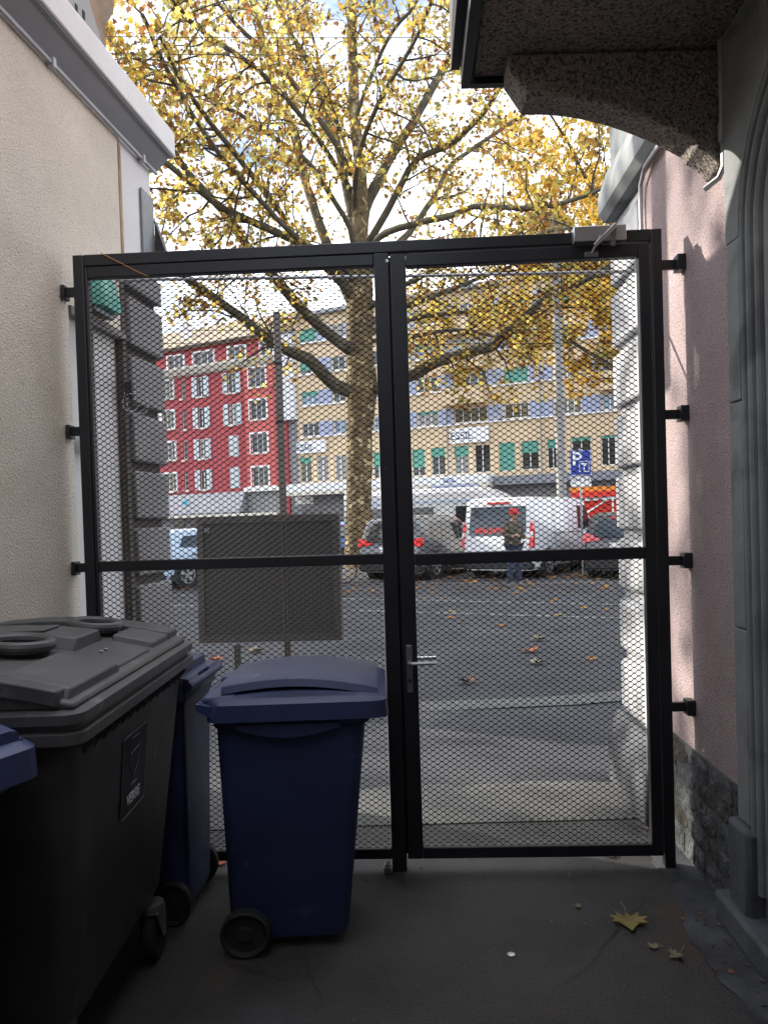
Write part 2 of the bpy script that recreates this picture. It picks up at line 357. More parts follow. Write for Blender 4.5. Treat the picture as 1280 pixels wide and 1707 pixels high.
# street frame: e1 runs along the street to the right, e2 away from the camera
TH = R(26.5)
E1 = Vector((math.cos(TH), -math.sin(TH), 0)); E2 = Vector((math.sin(TH), math.cos(TH), 0))
def SF(u, w, z=0): return E1 * u + E2 * w + Vector((0, 0, z))
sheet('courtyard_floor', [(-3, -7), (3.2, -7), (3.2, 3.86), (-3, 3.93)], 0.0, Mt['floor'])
# cement skirting strip with a wavy edge along the right wall
edge = [(1.184 + 0.039 * y - 0.19 - 0.035 * math.sin(y * 3.1) - 0.014 * math.sin(y * 9.3 + 1) - 0.008 * math.sin(y * 23) - 0.005 * math.sin(y * 51), y) for y in np.linspace(-2, 3.84, 180)]
sheet('cement_edge_strip', [(1.6, -2)] + [(1.6, 3.84)] + edge[::-1], 0.004, Mt['floor_edge'])
bumpy = [(x, 4.44 + 0.018 * math.sin(x * 9) + 0.014 * math.sin(x * 23 + 2)) for x in np.linspace(1.6, -1.6, 40)]
sheet('threshold_slab', [(-1.6, 3.90)] + [(1.6, 3.87)] + bumpy, 0.006, Mt['threshold'])
sheet('pavement', [(-40, 4.4), (40, 4.4), (40, 6.2), (-40, 6.2)], -0.004, Mt['pave'])
sheet('kerb_strip', [(-12, 6.22), (0.4, 6.20), (1.5, 6.26), (2.2, 6.40), (3.2, 6.75), (8, 8.6), (8, 8.95), (3.1, 7.08), (2.1, 6.72), (1.4, 6.57), (0.4, 6.52), (-12, 6.55)], -0.002, Mt['kerb'])
def roadline(w, u0, u1, wid):
    p = [SF(u0, w), SF(u1, w), SF(u1, w + wid), SF(u0, w + wid)]
    return sheet('road_marking', [(q.x, q.y) for q in p], -0.006, Mt['paint'])
roadline(11.6, -20, 14, 0.14); roadline(13.3, -20, 16, 0.14)
# parking bay front line and the low kerb of the verge
kb = MB(); kb.box(-40, 40, 22.2, 22.4, -0.03, 0.10, SF); struct(kb.build('verge_kerb', Mt['kerb'], bevel=0.02))
vg = MB(); vg.box(-40, 40, 22.4, 25.4, -0.03, 0.06, SF); struct(vg.build('verge_soil', Mt['soil']))
def blades(name, n, f, m, h=(0.08, 0.25)):
    V = []; F = []
    rnd = random.Random(3)
    for i in range(n):
        p = f(rnd); a = rnd.random() * 6.28; w = 0.012; hh = rnd.uniform(*h); lean = rnd.uniform(-0.1, 0.1)
        dx, dy = math.cos(a) * w, math.sin(a) * w; b = len(V)
        V += [(p[0]-dx, p[1]-dy, p[2]), (p[0]+dx, p[1]+dy, p[2]), (p[0]+lean, p[1]+lean*0.5, p[2]+hh)]; F.append((b, b+1, b+2))
    me = bpy.data.meshes.new(name); me.from_pydata(V, [], F); me.materials.append(m)
    o = bpy.data.objects.new(name, me); COL.objects.link(o); return stuff(o)
g = blades('grass', 16000, lambda r: SF(r.uniform(-22, 4), r.uniform(22.45, 25.3), 0.06), Mt['grass'])
g['label'] = 'thin green grass round the foot of the plane tree'; 

# ------------------------------------------------------------------ left building
def LW(y, d, z): return (-1.818 + 0.124 * y + d, y, z)
lb = thing('rendered_building', 'cream rendered low building with concrete roof edge left of the gate', 'building', (-1.6, 3.0, 0))
w = MB()
w.box(-7, 4.45, -5.0, -0.035, 0, 3.60, LW)
w.build('wall', Mt['smooth'], lb)
w = MB(); w.box(-7, 3.50, -0.034, 0, 0.0, 3.598, LW); w.box(3.501, 4.05, -0.034, -0.001, 2.56, 3.597, LW)
w.build('roughcast_coat', Mt['plaster'], lb)
w = MB(); w.box(4.0755, 4.45, -0.034, -0.004, 2.95, 3.595, LW); w.build('render_patch', Mt['smooth'], lb)
w = MB(); w.box(3.503, 4.045, -0.034, 0.012, 2.52, 2.558, LW); w.build('ledge', Mt['quoin'], lb)
w = MB(); w.box(4.012, 4.050, -0.034, 0.006, 0.0, 2.95, LW); w.build('joint_strip', Mt['groove'], lb)
w = MB(); w.box(4.0515, 4.075, -0.034, 0.004, 2.955, 3.54, LW); w.build('joint_strip', Mt['joint'], lb)
qb = None
zs = [0.985 + 0.305 * k for k in range(8)]
for k in range(7):
    z0 = zs[k]; z1 = min(z0 + 0.255, 2.948) if k < 6 else 2.948
    if z1 - z0 < 0.05: continue
    m_ = MB(); m_.box(4.075, 4.50, -0.2, 0.022, z0, z1, LW)
    q = m_.build('quoin_block', Mt['quoin'], lb, bevel=0.012)
m_ = MB(); m_.box(4.07, 4.485, -0.2, -0.02, 0.93, 2.945, LW); m_.build('quoin_backing', Mt['groove'], lb)
m_ = MB(); m_.prism([(-0.2, 0), (0.085, 0), (0.085, 0.80), (0.03, 0.93), (-0.2, 0.93)], 4.06, 4.56, LW); m_.build('plinth', Mt['quoin'], lb, bevel=0.015)
# roof edge: soffit, drip, fascia
m_ = MB(); m_.prism([(-0.3, 3.60), (0.0, 3.60), (0.02, 3.615), (0.075, 3.675), (0.10, 3.68), (0.10, 3.685), (-0.3, 3.685)], -7, 4.53, LW)
m_.build('soffit', Mt['soffit'], lb)
m_ = MB(); m_.box(-7, 4.55, -0.4, 0.112, 3.690, 3.83, LW); m_.build('fascia', Mt['concrete_fascia'], lb, bevel=0.008)
m_ = MB(); m_.prism([(-0.401, 3.70), (-0.401, 3.80), (-1.3, 4.42), (-5.0, 4.42), (-5.0, 3.70)], -7, 4.42, LW); m_.build('roof', Mt['tan'], lb)  # unseen pitch, added to keep the sun off the door arch
m_ = MB(); m_.tube([LW(y, 0.020, 3.575) for y in np.linspace(-3, 4.49, 12)], 0.011, 8)
for y in (2.6, 3.4, 4.3): m_.box(y - 0.012, y + 0.012, 0.001, 0.036, 3.555, 3.596, LW)
m_.build('conduit_pipe', Mt['galv'], lb)
# things on the left building
m_ = thing('wall_plaque', 'dark enamel plaque fixed high at the corner of the cream building', 'sign', LW(4.40, 0.05, 3.3))
b_ = MB(); b_.box(4.30, 4.455, 0.000, 0.012, 3.05, 3.42, LW); b_.build('plate', Mt['darkalu'], m_, bevel=0.003)
b_ = MB(); b_.prism([(0.012, 3.05), (0.085, 3.05), (0.085, 3.07), (0.012, 3.30)], 4.455, 4.50, LW); b_.build('bracket', Mt['steel'], m_)
lamp = thing('wall_lamp', 'green curved plastic lamp shade on the left wall behind the gate', 'lamp', LW(3.8, 0.05, 2.6))
b_ = MB(); prof = [(0.005 + 0.09 * math.sin(a), 2.62 + 0.27 * (1 - math.cos(a))) for a in np.linspace(0, math.pi / 2, 7)]
rings = []
for a in np.linspace(0, math.pi / 2, 7):
    yy0 = 3.74; hw = 0.15
    rings.append([(yy0 - hw * math.cos(a) * 1.0, 0.004, 2.60 + 0.22 * math.sin(a)), (yy0 - hw * 0.6 * math.cos(a), 0.075 * math.cos(a) + 0.004, 2.60 + 0.22 * math.sin(a)),
                  (yy0 + hw * 0.6 * math.cos(a), 0.085 * math.cos(a) + 0.004, 2.60 + 0.22 * math.sin(a)), (yy0 + hw * math.cos(a), 0.004, 2.60 + 0.22 * math.sin(a))])
b_.loft(rings, LW); b_.build('lamp_shade', Mt['greenglass'], lamp, angle=60)
b_ = MB(); b_.box(3.64, 3.84, 0.0, 0.05, 2.575, 2.597, LW); b_.build('base_bar', Mt['darkalu'], lamp)
# tangle of wire
rnd = random.Random(5); b_ = MB()
for k in range(6):
    c = Vector(LW(4.02 + rnd.uniform(-.05, .05), 0.05, 2.22 + rnd.uniform(-.03, .03)))
    b_.torus(c, (0.6 + rnd.uniform(-.5, .5), -0.8, rnd.uniform(-.4, .4)), rnd.uniform(0.04, 0.065), 0.0018, 18, 4)
tag(b_.build('wire_coil', Mt['galv']), 'tangle of thin wire hanging at the joint of the left wall', 'wire')
b_ = MB(); b_.box(3.995, 4.03, 0.012, 0.05, 2.22, 2.30, LW); tag(b_.build('wall_hook', Mt['steel'], bevel=0.004), 'small black hook above the wire tangle on left wall', 'hook')
num = thing('number_tag', 'small dark square tag stuck on the white wall behind the gate', 'tag', LW(3.62, 0.01, 1.95))
b_ = MB(); b_.box(3.575, 3.66, -0.0005, 0.004, 1.90, 1.985, LW); b_.build('backing', Mt['groove'], num)
for yy in (3.585, 3.625):
    for zz in (1.91, 1.947):
        b_ = MB(); b_.box(yy, yy + 0.028, 0.0045, 0.006, zz, zz + 0.027, LW); b_.build('mark', Mt['smooth'], num)
# roof things
rt = thing('chimney_pot', 'tan rounded pot on the roof edge at the top left corner', 'chimney', (-1.80, 4.05, 3.83))
pc = at(163, 0, 5.2)
b_ = MB(); b_.disc((pc.x - .06, pc.y, 0), (0, 0, 1), 0, 0, 24, [(0.10, 3.80), (0.10, 4.9), (0.16, 5.02), (0.17, 5.2), (0.16, 5.35), (0.10, 5.45)]); b_.build('pot', Mt['tan'], rt, angle=50)
pv = thing('roof_vent', 'grey perforated sheet metal strip standing on the left roof edge', 'vent', (-1.6, 4.2, 3.83))
b_ = MB(); b_.prism([(3.62, 3.832), (4.16, 3.832), (4.10, 3.98), (3.80, 4.30), (3.62, 4.36)], -0.06, -0.052, lambda a, p, q: LW(p, a, q)); b_.build('sheet', Mt['perf'], pv)
for i in range(5):
    for j in range(2):
        b_ = MB(); y0 = 3.70 + i * 0.07; zq = 4.20 - i * .075 - j * .09; b_.box(y0, y0 + 0.022, -0.0515, -0.049, zq, zq + .04, LW); b_.build('perforation', Mt['rubber'], pv)
b_ = MB(); b_.box(3.50, 3.61, -0.12, -0.04, 3.832, 4.38, LW); b_.build('post', Mt['steel'], pv)

# ------------------------------------------------------------------ right building
def RW(y, d, z): return (1.184 + 0.039 * y - d, y, z)
rb = thing('pink_building', 'pink rendered house with granite balcony right of the gate', 'building', (1.3, 3.0, 0))
m_ = MB(); m_.box(-7, 1.2, -5, 0, 0, 6.2, RW); m_.box(1.2005, 2.815, -5, -0.1005, 0, 6.2, RW); m_.box(2.8155, 3.90, -5, 0, 0, 6.2, RW); m_.build('wall', Mt['pink'], rb)
m_ = MB(); m_.box(3.902, 4.44, -5, -0.03, 0, 6.2, RW); m_.build('corner_wall', Mt['quoin_r'], rb)
m_ = MB(); m_.box(-7.3, -7.0, -5.0, 3.6, 0, 6.2, lambda y, d, z: (1.184 - d, y, z)); m_.build('rear_shade_wall', Mt['pink'], rb)  # unseen wall added behind the camera to darken the yard
for k in range(8):
    z0 = 0.42 + 0.345 * k; m_ = MB(); m_.box(3.93, 4.47, -0.3, 0.018, z0, min(z0 + 0.295, 3.2), RW)
    if z0 < 3.1: m_.build('quoin_block', Mt['quoin_r'], rb, bevel=0.035 if k < 3 else 0.018, seg=3)
m_ = MB(); m_.box(3.92, 4.45, -0.3, -0.02, 0.3, 3.2, RW); m_.build('quoin_backing', Mt['quoin_r'], rb)
m_ = MB(); m_.prism([(-0.3, 0), (0.10, 0), (0.09, 0.26), (0.03, 0.40), (-0.3, 0.40)], 3.75, 4.52, RW); m_.build('plinth', Mt['basestone'], rb, bevel=0.015)
m_ = MB(); m_.prism([(-0.3, 3.22), (0.035, 3.22), (0.07, 3.26), (0.07, 3.36), (0.02, 3.50), (0.0, 3.52), (-0.3, 3.52)], 3.2, 4.50, RW); m_.build('cornice', Mt['stone'], rb)
m_ = MB(); m_.box(3.90, 4.46, -0.3, 0.004, 3.521, 6.0, RW); m_.build('upper_pilaster', Mt['stone'], rb)
m_ = MB(); m_.tube([RW(3.85, 0.02, 2.3), RW(3.85, 0.02, 3.08), RW(3.83, 0.025, 3.15), RW(3.74, 0.03, 3.2), RW(2.9, 0.03, 3.2)], 0.011, 8); m_.build('conduit_pipe', Mt['galv'], rb)
# rubble plinth under the pink render: stones one by one
m_ = MB(); m_.box(2.82, 3.74, -0.1, 0.012, 0, 0.515, RW); m_.build('plinth_mortar', Mt['mortar'], rb)
rnd = random.Random(11)
def stone(y0, y1, z0, z1, d):
    m_ = MB(); cy, cz = (y0+y1)/2, (z0+z1)/2; hy, hz = (y1-y0)/2, (z1-z0)/2
    ring = []; n = 9; ph = rnd.random() * 6
    for k in range(n):
        a = 2*math.pi*k/n + ph; rr = rnd.uniform(0.90, 1.06); ca, sa = math.cos(a), math.sin(a)
        q = max(abs(ca), abs(sa)) ** 0.85
        ring.append((cy + hy*ca/q*rr*0.98, cz + hz*sa/q*rr*0.98))
    r1 = [(p, 0.005, q) for p, q in ring]; r2 = [(p, d*0.8, q) for p, q in ring]
    r3 = [(cy+(p-cy)*0.86, d + rnd.uniform(-.003, .003), cz+(q-cz)*0.84) for p, q in ring]
    m_.loft([r1, r2, r3], RW); m_.build('plinth_stone', random.Random(int(y0*1000)).choice([Mt['rubble'], Mt['rubble'], Mt['rubble2']]), rb, angle=60)
z = 0.0
for h in (0.12, 0.09, 0.12, 0.08, 0.105):
    y = 2.80 + rnd.uniform(-.04, 0)
    while y < 3.72:
        L_ = rnd.uniform(0.10, 0.30)
        stone(max(y, 2.82), min(y + L_ - 0.008, 3.74), z + 0.002, z + h - 0.002, rnd.uniform(0.014, 0.020)); y += L_
    z += h
# limestone door surround
for k, (z0, z1) in enumerate([(0.42, 1.12), (1.124, 1.93), (1.934, 2.50)]):
    m_ = MB(); m_.box(2.715, 2.82, -0.1, 0.028, z0, z1, RW); m_.build('jamb_stone', Mt['stone'], rb, bevel=0.006)
ACY, ACZ, AR = 2.17, 2.50, 0.545
def arc_pts(r, n=22): return [(ACY + r * math.cos(a), ACZ + r * math.sin(a)) for a in np.linspace(0, math.pi, n)]
m_ = MB(); m_.prism(arc_pts(AR) + [(ACY - AR, 3.3), (1.2, 3.3), (1.2, 2.504), (ACY - AR - .01, 2.504)][:2] + [(2.82, 3.3), (2.82, 2.504)], -0.1, 0.028, lambda a, p, q: RW(p, a, q)); m_.build('arch_stone', Mt['stone'], rb, smooth=False)
m_ = MB(); m_.box(1.2, ACY - AR - .001, -0.1, 0.028, 0.42, 3.3, RW); m_.build('jamb_stone', Mt['stone'], rb, bevel=0.006)
m_ = MB(); m_.box(2.69, 2.86, -0.1, 0.055, 0.0, 0.415, RW); m_.build('jamb_base', Mt['basestone'], rb, bevel=0.02)
m_ = MB(); m_.box(1.0, 2.92, -0.1, 0.085, 0.0, 0.11, RW); m_.build('base_course', Mt['basestone'], rb, bevel=0.015)
def arch(off, r, d, name, mt):
    Rr = AR - off
    path = [RW(ACY + Rr, d, 0.2), RW(ACY + Rr, d, 1.4)] + [RW(p, d, q) for p, q in arc_pts(Rr)] + [RW(ACY - Rr, d, 0.2)]
    m_ = MB(); m_.tube(path, r, 10); m_.build(name, mt, rb)
arch(0.012, 0.013, 0.016, 'arch_moulding', Mt['stone']); arch(0.045, 0.018, 0.004, 'arch_moulding', Mt['stone']); arch(0.085, 0.018, -0.008, 'arch_moulding', Mt['stone'])
m_ = MB(); m_.box(ACY - AR, ACY + AR, -0.09, -0.012, 0.1, 3.0, RW); m_.build('door', Mt['quoin'], rb)
# corbel: curved granite bracket
cz_ = 3.235
prof = [(0.0, cz_), (0.79, cz_), (0.79, cz_ - 0.05), (0.725, cz_ - 0.15)]
for t in np.linspace(0, 1, 14):
    prof.append((0.69 - 0.57 * t, cz_ - 0.15 - 0.18 * t ** 1.9))
prof += [(0.112, cz_ - 0.335), (0.108, cz_ - 0.355), (0.075, cz_ - 0.372), (0.045, cz_ - 0.395), (0.025, cz_ - 0.425), (0.0, cz_ - 0.43)]
m_ = MB(); m_.prism(prof, 2.86, 3.01, lambda a, p, q: RW(a, p, q)); m_.build('corbel', Mt['granite'], rb, bevel=0.012)
# balcony slab with dark fascia
m_ = MB(); m_.box(-3.5, 3.02, -0.1, 0.90, cz_ + 0.012, cz_ + 0.22, RW); m_.build('balcony_slab', Mt['granite'], rb)
m_ = MB(); m_.box(-3.5, 3.055, 0.915, 0.950, cz_ - 0.015, cz_ + 0.17, RW); m_.box(3.021, 3.055, 0.74, 0.914, cz_ - 0.015, cz_ + 0.17, RW); m_.build('slab_fascia', Mt['steel'], rb)
m_ = MB(); m_.box(-3.5, 3.075, 0.951, 0.985, cz_ + 0.07, cz_ + 0.40, RW); m_.build('edge_flashing', Mt['steel'], rb)
m_ = MB(); m_.tube([RW(2.835, 0.022, 3.4), RW(2.835, 0.022, 2.95)], 0.014, 10); m_.tube([RW(2.835, 0.022, 2.95), RW(2.835, 0.022, 2.88)], 0.019, 10)
m_.tube([RW(2.835, 0.022, 2.89), RW(2.84, 0.02, 2.80), RW(2.86, 0.03, 2.765), RW(2.90, 0.07, 2.74)], 0.011, 8); m_.build('drain_pipe', Mt['galv'], rb)
# unseen slab added behind the viewer to cut light on the yard floor
m_ = MB(); m_.box(-7, -0.4, 0.99, 3.4, cz_ + 0.03, cz_ + 0.25, RW); m_.build('yard_shade_slab', Mt['granite'], rb)

# ------------------------------------------------------------------ gate
gu = Vector((math.cos(0.042), -math.sin(0.042), 0)); gn = Vector((-math.sin(0.042), -math.cos(0.042), 0)); g0 = Vector((-1.33, 3.454, 0))
def G(u, v, w): return tuple(g0 + gu * u + gn * w + Vector((0, 0, v)))
gate = thing('steel_gate', 'black steel double gate filled with expanded mesh across the passage', 'gate', G(1.277, 0, 0))
def gbar(name, u0, u1, v0, v1, w0, w1, par, m='steel', bev=0.004):
    b = MB(); b.box(u0, u1, v0, v1, w0, w1, G); return b.build(name, Mt[m], par, bevel=bev)
gbar('post', 0, 0.048, 0.0, 2.755, -0.025, 0.025, gate); gbar('post', 2.508, 2.554, 0.0, 2.755, -0.025, 0.025, gate)
gbar('top_rail', 0.0485, 2.5075, 2.705, 2.755, -0.025, 0.025, gate)
gbar('mullion_post', 1.324, 1.388, 0.0, 2.7045, -0.025, 0.025, gate)
gbar('stop_strip', 1.380, 1.402, 0.06, 2.70, -0.034, -0.026, gate, 'steel', 0)
def mesh_sheet(u0, u1, v0, v1, w, par):
    wx, hz = 0.0368, 0.0248; hw = wx / 2; V = []; F = []
    nx = int((u1 - u0) / hw) + 1; nz = int((v1 - v0) / (hz / 2))
    tk = 0.0017; dp = 0.003; bond = 0.0042
    for j in range(nz):
        zc = v0 + (j + 0.5) * hz / 2; ring = []
        for i in range(nx):
            sgn = 1 if (i + j) % 2 == 0 else -1
            for dx in (-bond, bond):
                u = u0 + i * hw + dx
                if u < u0: u = u0
                if u > u1: u = u1
                ring.append((u, zc + sgn * (hz / 4 - tk * 0.55)))
        b = len(V)
        for k, (u, z_) in enumerate(ring):
            tilt = 0.0012
            V += [G(u, z_ - tk, w - dp + tilt), G(u, z_ - tk, w + dp - tilt), G(u, z_ + tk, w + dp), G(u, z_ + tk, w - dp)]
        for k in range(len(ring) - 1):
            a = b + 4 * k; c = a + 4
            for q in range(4):
                F.append((a + q, a + (q + 1) % 4, c + (q + 1) % 4, c + q))
    me = bpy.data.meshes.new('mesh_panel'); me.from_pydata(V, [], F); me.materials.append(Mt['meshsteel'])
    o = bpy.data.objects.new('mesh_panel', me); link(o, par); return stuff(o)
fix = gbar('fixed_leaf', 0.049, 0.062, 0.06, 2.704, -0.022, 0.022, gate)
gbar('rail', 0.0625, 1.3235, 2.653, 2.7035, -0.022, 0.022, fix); gbar('rail', 0.0625, 1.3235, 1.357, 1.403, -0.023, 0.023, fix); gbar('rail', 0.0625, 1.3235, 0.055, 0.10, -0.022, 0.022, fix)
mesh_sheet(0.063, 1.323, 1.404, 2.652, 0.0, fix); mesh_sheet(0.063, 1.323, 0.101, 1.356, 0.0, fix)
door = gbar('door_leaf', 1.394, 1.462, 0.055, 2.698, -0.022, 0.024, gate)
gbar('stile', 2.455, 2.502, 0.055, 2.698, -0.022, 0.024, door)
gbar('rail', 1.4625, 2.4545, 2.642, 2.698, -0.022, 0.024, door); gbar('rail', 1.4625, 2.4545, 1.348, 1.398, -0.023, 0.023, door); gbar('rail', 1.4625, 2.4545, 0.055, 0.105, -0.022, 0.024, door)
mesh_sheet(1.463, 2.454, 1.399, 2.641, 0.0, door); mesh_sheet(1.463, 2.454, 0.106, 1.347, 0.0, door)
gbar('lock_plate', 1.413, 1.440, 0.79, 1.00, 0.0245, 0.0295, door, 'darkalu', 0.003)
b = MB(); b.tube([G(1.427, 0.925, 0.03), G(1.427, 0.925, 0.062), G(1.437, 0.925, 0.07), G(1.545, 0.927, 0.072)], [0.0085, 0.0085, 0.0085, 0.0075], 10)
b.tube([G(1.427, 0.925, -0.03), G(1.427, 0.925, -0.06), G(1.545, 0.925, -0.065)], 0.008, 8); b.build('handle', Mt['alu'], door)
b = MB(); b.disc(Vector(G(1.4265, 0.845, 0.031)), gn, 0.008, 0.006, 12); b.build('keyhole', Mt['steel'], door)
for v in (0.80, 0.99):
    b = MB(); b.disc(Vector(G(1.4265, v, 0.0305)), gn, 0.003, 0.003, 8); b.build('screw', Mt['alu'], door)
# door closer
dc = gbar('door_closer', 2.175, 2.395, 2.700, 2.765, 0.0255, 0.066, gate, 'alu', 0.004)
b = MB(); b.box(-0.11, 0.006, -0.008, 0.008, -0.004, 0.004, lambda x, y, z_: G(2.345 + 0.79 * x - 0.61 * y, 2.757 + 0.62 * x * 1.2 + 0.79 * y, 0.078 + z_)); b.build('arm', Mt['alu'], dc, bevel=0.002)
b = MB(); b.prism([(2.330, 2.762), (2.352, 2.762), (2.345, 2.675), (2.325, 2.675)], 0.0665, 0.074, lambda a, p, q: G(p, q, a)); b.build('arm', Mt['darkalu'], dc)
b = MB(); b.box(2.225, 2.282, 2.645, 2.665, 0.0245, 0.04, G); b.build('shoe', Mt['darkalu'], dc, bevel=0.002)
b = MB(); b.tube([G(2.285, 2.718, 0.078), G(2.253, 2.658, 0.042)], 0.005, 8); b.build('arm', Mt['alu'], dc)
# wall brackets
for v in (2.60, 1.985, 1.378, 0.72):
    b = MB(); b.box(-0.052, -0.0005, v - 0.02, v + 0.02, -0.012, 0.012, G); b.box(-0.058, -0.040, v - 0.032, v + 0.028, -0.03, 0.03, G); b.build('wall_bracket', Mt['steel'], gate, bevel=0.003)
for v in (2.605, 1.965, 1.335, 0.70):
    b = MB(); b.box(2.5545, 2.645, v - 0.02, v + 0.02, -0.012, 0.012, G); b.box(2.612, 2.648, v - 0.032, v + 0.034, -0.02, 0.045, G); b.build('wall_bracket', Mt['steel'], gate, bevel=0.003)
b = MB(); b.box(1.288, 1.318, 0.0, 0.03, 0.0, 0.05, G); b.box(1.293, 1.313, 0.03, 0.042, 0.005, 0.045, G); b.build('floor_bolt', Mt['darkalu'], gate, bevel=0.003)
b = MB(); b.box(1.376, 1.388, 2.663, 2.675, 0.0255, 0.028, G); b.build('rivet', Mt['white'], gate)
b = MB(); b.tube([G(0.13, 2.757, 0.03), G(0.2, 2.72, 0.029), G(0.28, 2.675, 0.027), G(0.335, 2.648, 0.026)], 0.0016, 5)
tag(b.build('orange_cord', Mt['orange']), 'thin orange cord hung slantwise over the top left of the gate', 'cord')
# rod across the passage behind the gate
b = MB(); pA, pB = at(258, 466, 3.98), at(1075, 452, 3.93)
b.tube([Vector(LW(3.98, -0.01, pA.z)), pA, pA.lerp(pB, 0.5) - Vector((0, 0, .004)), pB, Vector(RW(3.93, -0.01, pB.z))], 0.0085, 8)
tag(b.build('tie_rod', Mt['galv']), 'thin grey pipe spanning the passage just behind the gate top', 'pipe')

# ------------------------------------------------------------------ bins
def rrect(hx, hy, r, z, cx=0, cy=0, n=5):
    pts = []
    for (sx, sy, a0) in ((1, 1, 0), (-1, 1, 90), (-1, -1, 180), (1, -1, 270)):
        for k in range(n):
            a = R(a0 + 90 * k / (n - 1)); pts.append((cx + sx*(hx-r) + r*math.cos(a), cy + sy*(hy-r) + r*math.sin(a), z))
    return pts
def wheelie(label, loc, rz, sc=(1, 1, 1)):
    """two-wheeled bin; hinge and wheels at -x, opening at +x"""
    t = thing('wheeled_bin', label, 'bin', loc, rz, 'blue wheeled bins')
    t.scale = sc
    b = MB(); b.loft([rrect(.202, .205, .04, .045, -.008), rrect(.212, .215, .045, .07, -.006), rrect(.262, .262, .05, .86, .025), rrect(.275, .278, .05, .875, .03),
                      rrect(.285, .283, .05, .93, .03), rrect(.28, .278, .05, .931, .03)])
    body = b.build('body', Mt['blue'], t, True, angle=40)
    for s in (-1, 1):      # grip lips under the side rims
        pts = [(-.16 + .36*k/12, .868 - .035*math.sin(math.pi*k/12)) for k in range(13)] + [(.20, .885), (-.16, .885)]
        b = MB(); b.prism(pts, s*.275, s*.292, lambda a, p, q: (p, a, q)); b.build('grip_lip', Mt['blue'], t, True)
    b = MB()      # lid brim: plate with a skirt
    b.loft([rrect(.305, .302, .05, .905, .05), rrect(.315, .312, .05, .90, .055), rrect(.312, .308, .05, .962, .055), rrect(.30, .29, .05, .978, .04), rrect(.27, .26, .05, .985, .03)])
    lid = b.build('lid', Mt['blue'], t, True, angle=40)
    b = MB(); rings = []   # curved raised panel, slanting up then down to the front
    xs = np.linspace(-.215, .335, 15)
    for x in xs:
        s = (x - xs[0]) / (xs[-1] - xs[0]); zt = 1.003 + .046 * math.sin(math.pi * min(1, s * .82 + .10)) - .012 * s
        hw = .225 + .03 * s; th = .018
        rings.append([(x, -hw - .012, zt - .012 - th), (x, -hw, zt - .004), (x, -hw + .02, zt), (x, hw - .02, zt), (x, hw, zt - .004), (x, hw + .012, zt - .012 - th)])
    b.loft(rings); b.build('lid_panel', Mt['blue'], lid, True, angle=50)
    b = MB(); rings = []
    for x in xs:
        s = (x - xs[0]) / (xs[-1] - xs[0]); zt = .985 + .026 * math.sin(math.pi * min(1, s * .82 + .10))
        rings.append([(x - .02*0, -.285, .965), (x, -.27, zt - .012), (x, .27, zt - .012), (x, .285, .965)])
    b.loft(rings); b.build('lid_shoulder', Mt['blue'], lid, True, angle=50)
    b = MB(); b.box(.16, .285, -.12, .12, 1.0445, 1.0475); o = b.build('embossed_label', Mt['blue'], lid, True, bevel=.004)
    o.rotation_euler = (0, R(9.5), 0); o.location = (-.165, 0, .025)
    for s in (-1, 1):      # hinge arms
        b = MB(); b.prism([(-.16, .955), (-.16, .99), (-.27, .982), (-.298, .955), (-.27, .94)], s*.15 - .05 if s > 0 else -.27, s*.15 + .12 if s > 0 else -.10, lambda a, p, q: (p, a, q)); b.build('hinge_arm', Mt['blue'], t, True, bevel=.008)
    b = MB(); b.tube([(-.280, -.285, .955), (-.280, .285, .955)], .016, 12); b.build('handle_rod', Mt['blue'], t, True)
    for s in (-1, 1):
        b = MB(); b.prism([(-.21, .90), (-.29, .945), (-.29, .97), (-.20, .95)], s*.28 - .02, s*.28 + .004, lambda a, p, q: (p, a, q)); b.build('handle_bracket', Mt['blue'], t, True)
    b = MB(); b.tube([(-.155, -.24, .088), (-.155, .24, .088)], .011, 8); b.build('axle', Mt['darkalu'], t, True)
    for s in (-1, 1):
        b = MB(); b.disc((-.155, s*.245, .088), (0, s, 0), .1, .05, 28, [(.06, -.024), (.078, -.026), (.088, -.018), (.088, .018), (.080, .026), (.075, .022), (.068, .010), (.03, .010), (.025, .018), (.001, .018)])
        b.build('wheel', Mt['rubber'], t, True, angle=30)
    return t
pA_ = gnd(578, 1562)
wheelie('blue wheeled bin standing in front of the gate, its side to the viewer', (-0.385, 2.99, 0), R(1), (1.02, 0.98, 0.955))
wheelie('blue wheeled bin tucked behind the big charcoal container against the gate', (-0.970, 3.165, 0), R(180 - 4), (0.80, 0.74, 0.98))
wheelie('blue wheeled bin cut off by the left picture edge beside the charcoal container', (-1.215, 1.66, 0), R(-24), (0.9, 0.9, 1.10))

# big glass container: local y = length (away), +x = labelled side
gc = thing('glass_container', 'big charcoal four-wheeled container marked VERRE with ring handles on lid', 'container', (-1.135, 2.42, 0))
b = MB(); b.loft([rrect(.265, .385, .06, .225), rrect(.283, .41, .06, .26), rrect(.352, .525, .05, 1.0), rrect(.355, .53, .05, 1.02)])
gbody = b.build('body', Mt['greyplastic'], gc, True, angle=40)
b = MB(); b.loft([rrect(.372, .55, .05, 1.017), rrect(.392, .57, .05, 1.030), rrect(.392, .57, .05, 1.057), rrect(.376, .555, .05, 1.063), rrect(.376, .555, .05, 1.075), rrect(.392, .572, .05, 1.081), rrect(.392, .572, .05, 1.105), rrect(.365, .545, .05, 1.111)])
b.build('rim', Mt['greyplastic'], gc, True, angle=35)
b = MB(); b.prism([(.35, 1.017), (.385, 1.017), (.352, .975)], -.003, .003, lambda a, p, q: (p, a, q)); ribm = b.mesh('rib', Mt['greyplastic'])
for k in range(14):
    o = bpy.data.objects.new('rib', ribm); link(o, gc, True); o.location = (0, -.45 + k * .07, 0)
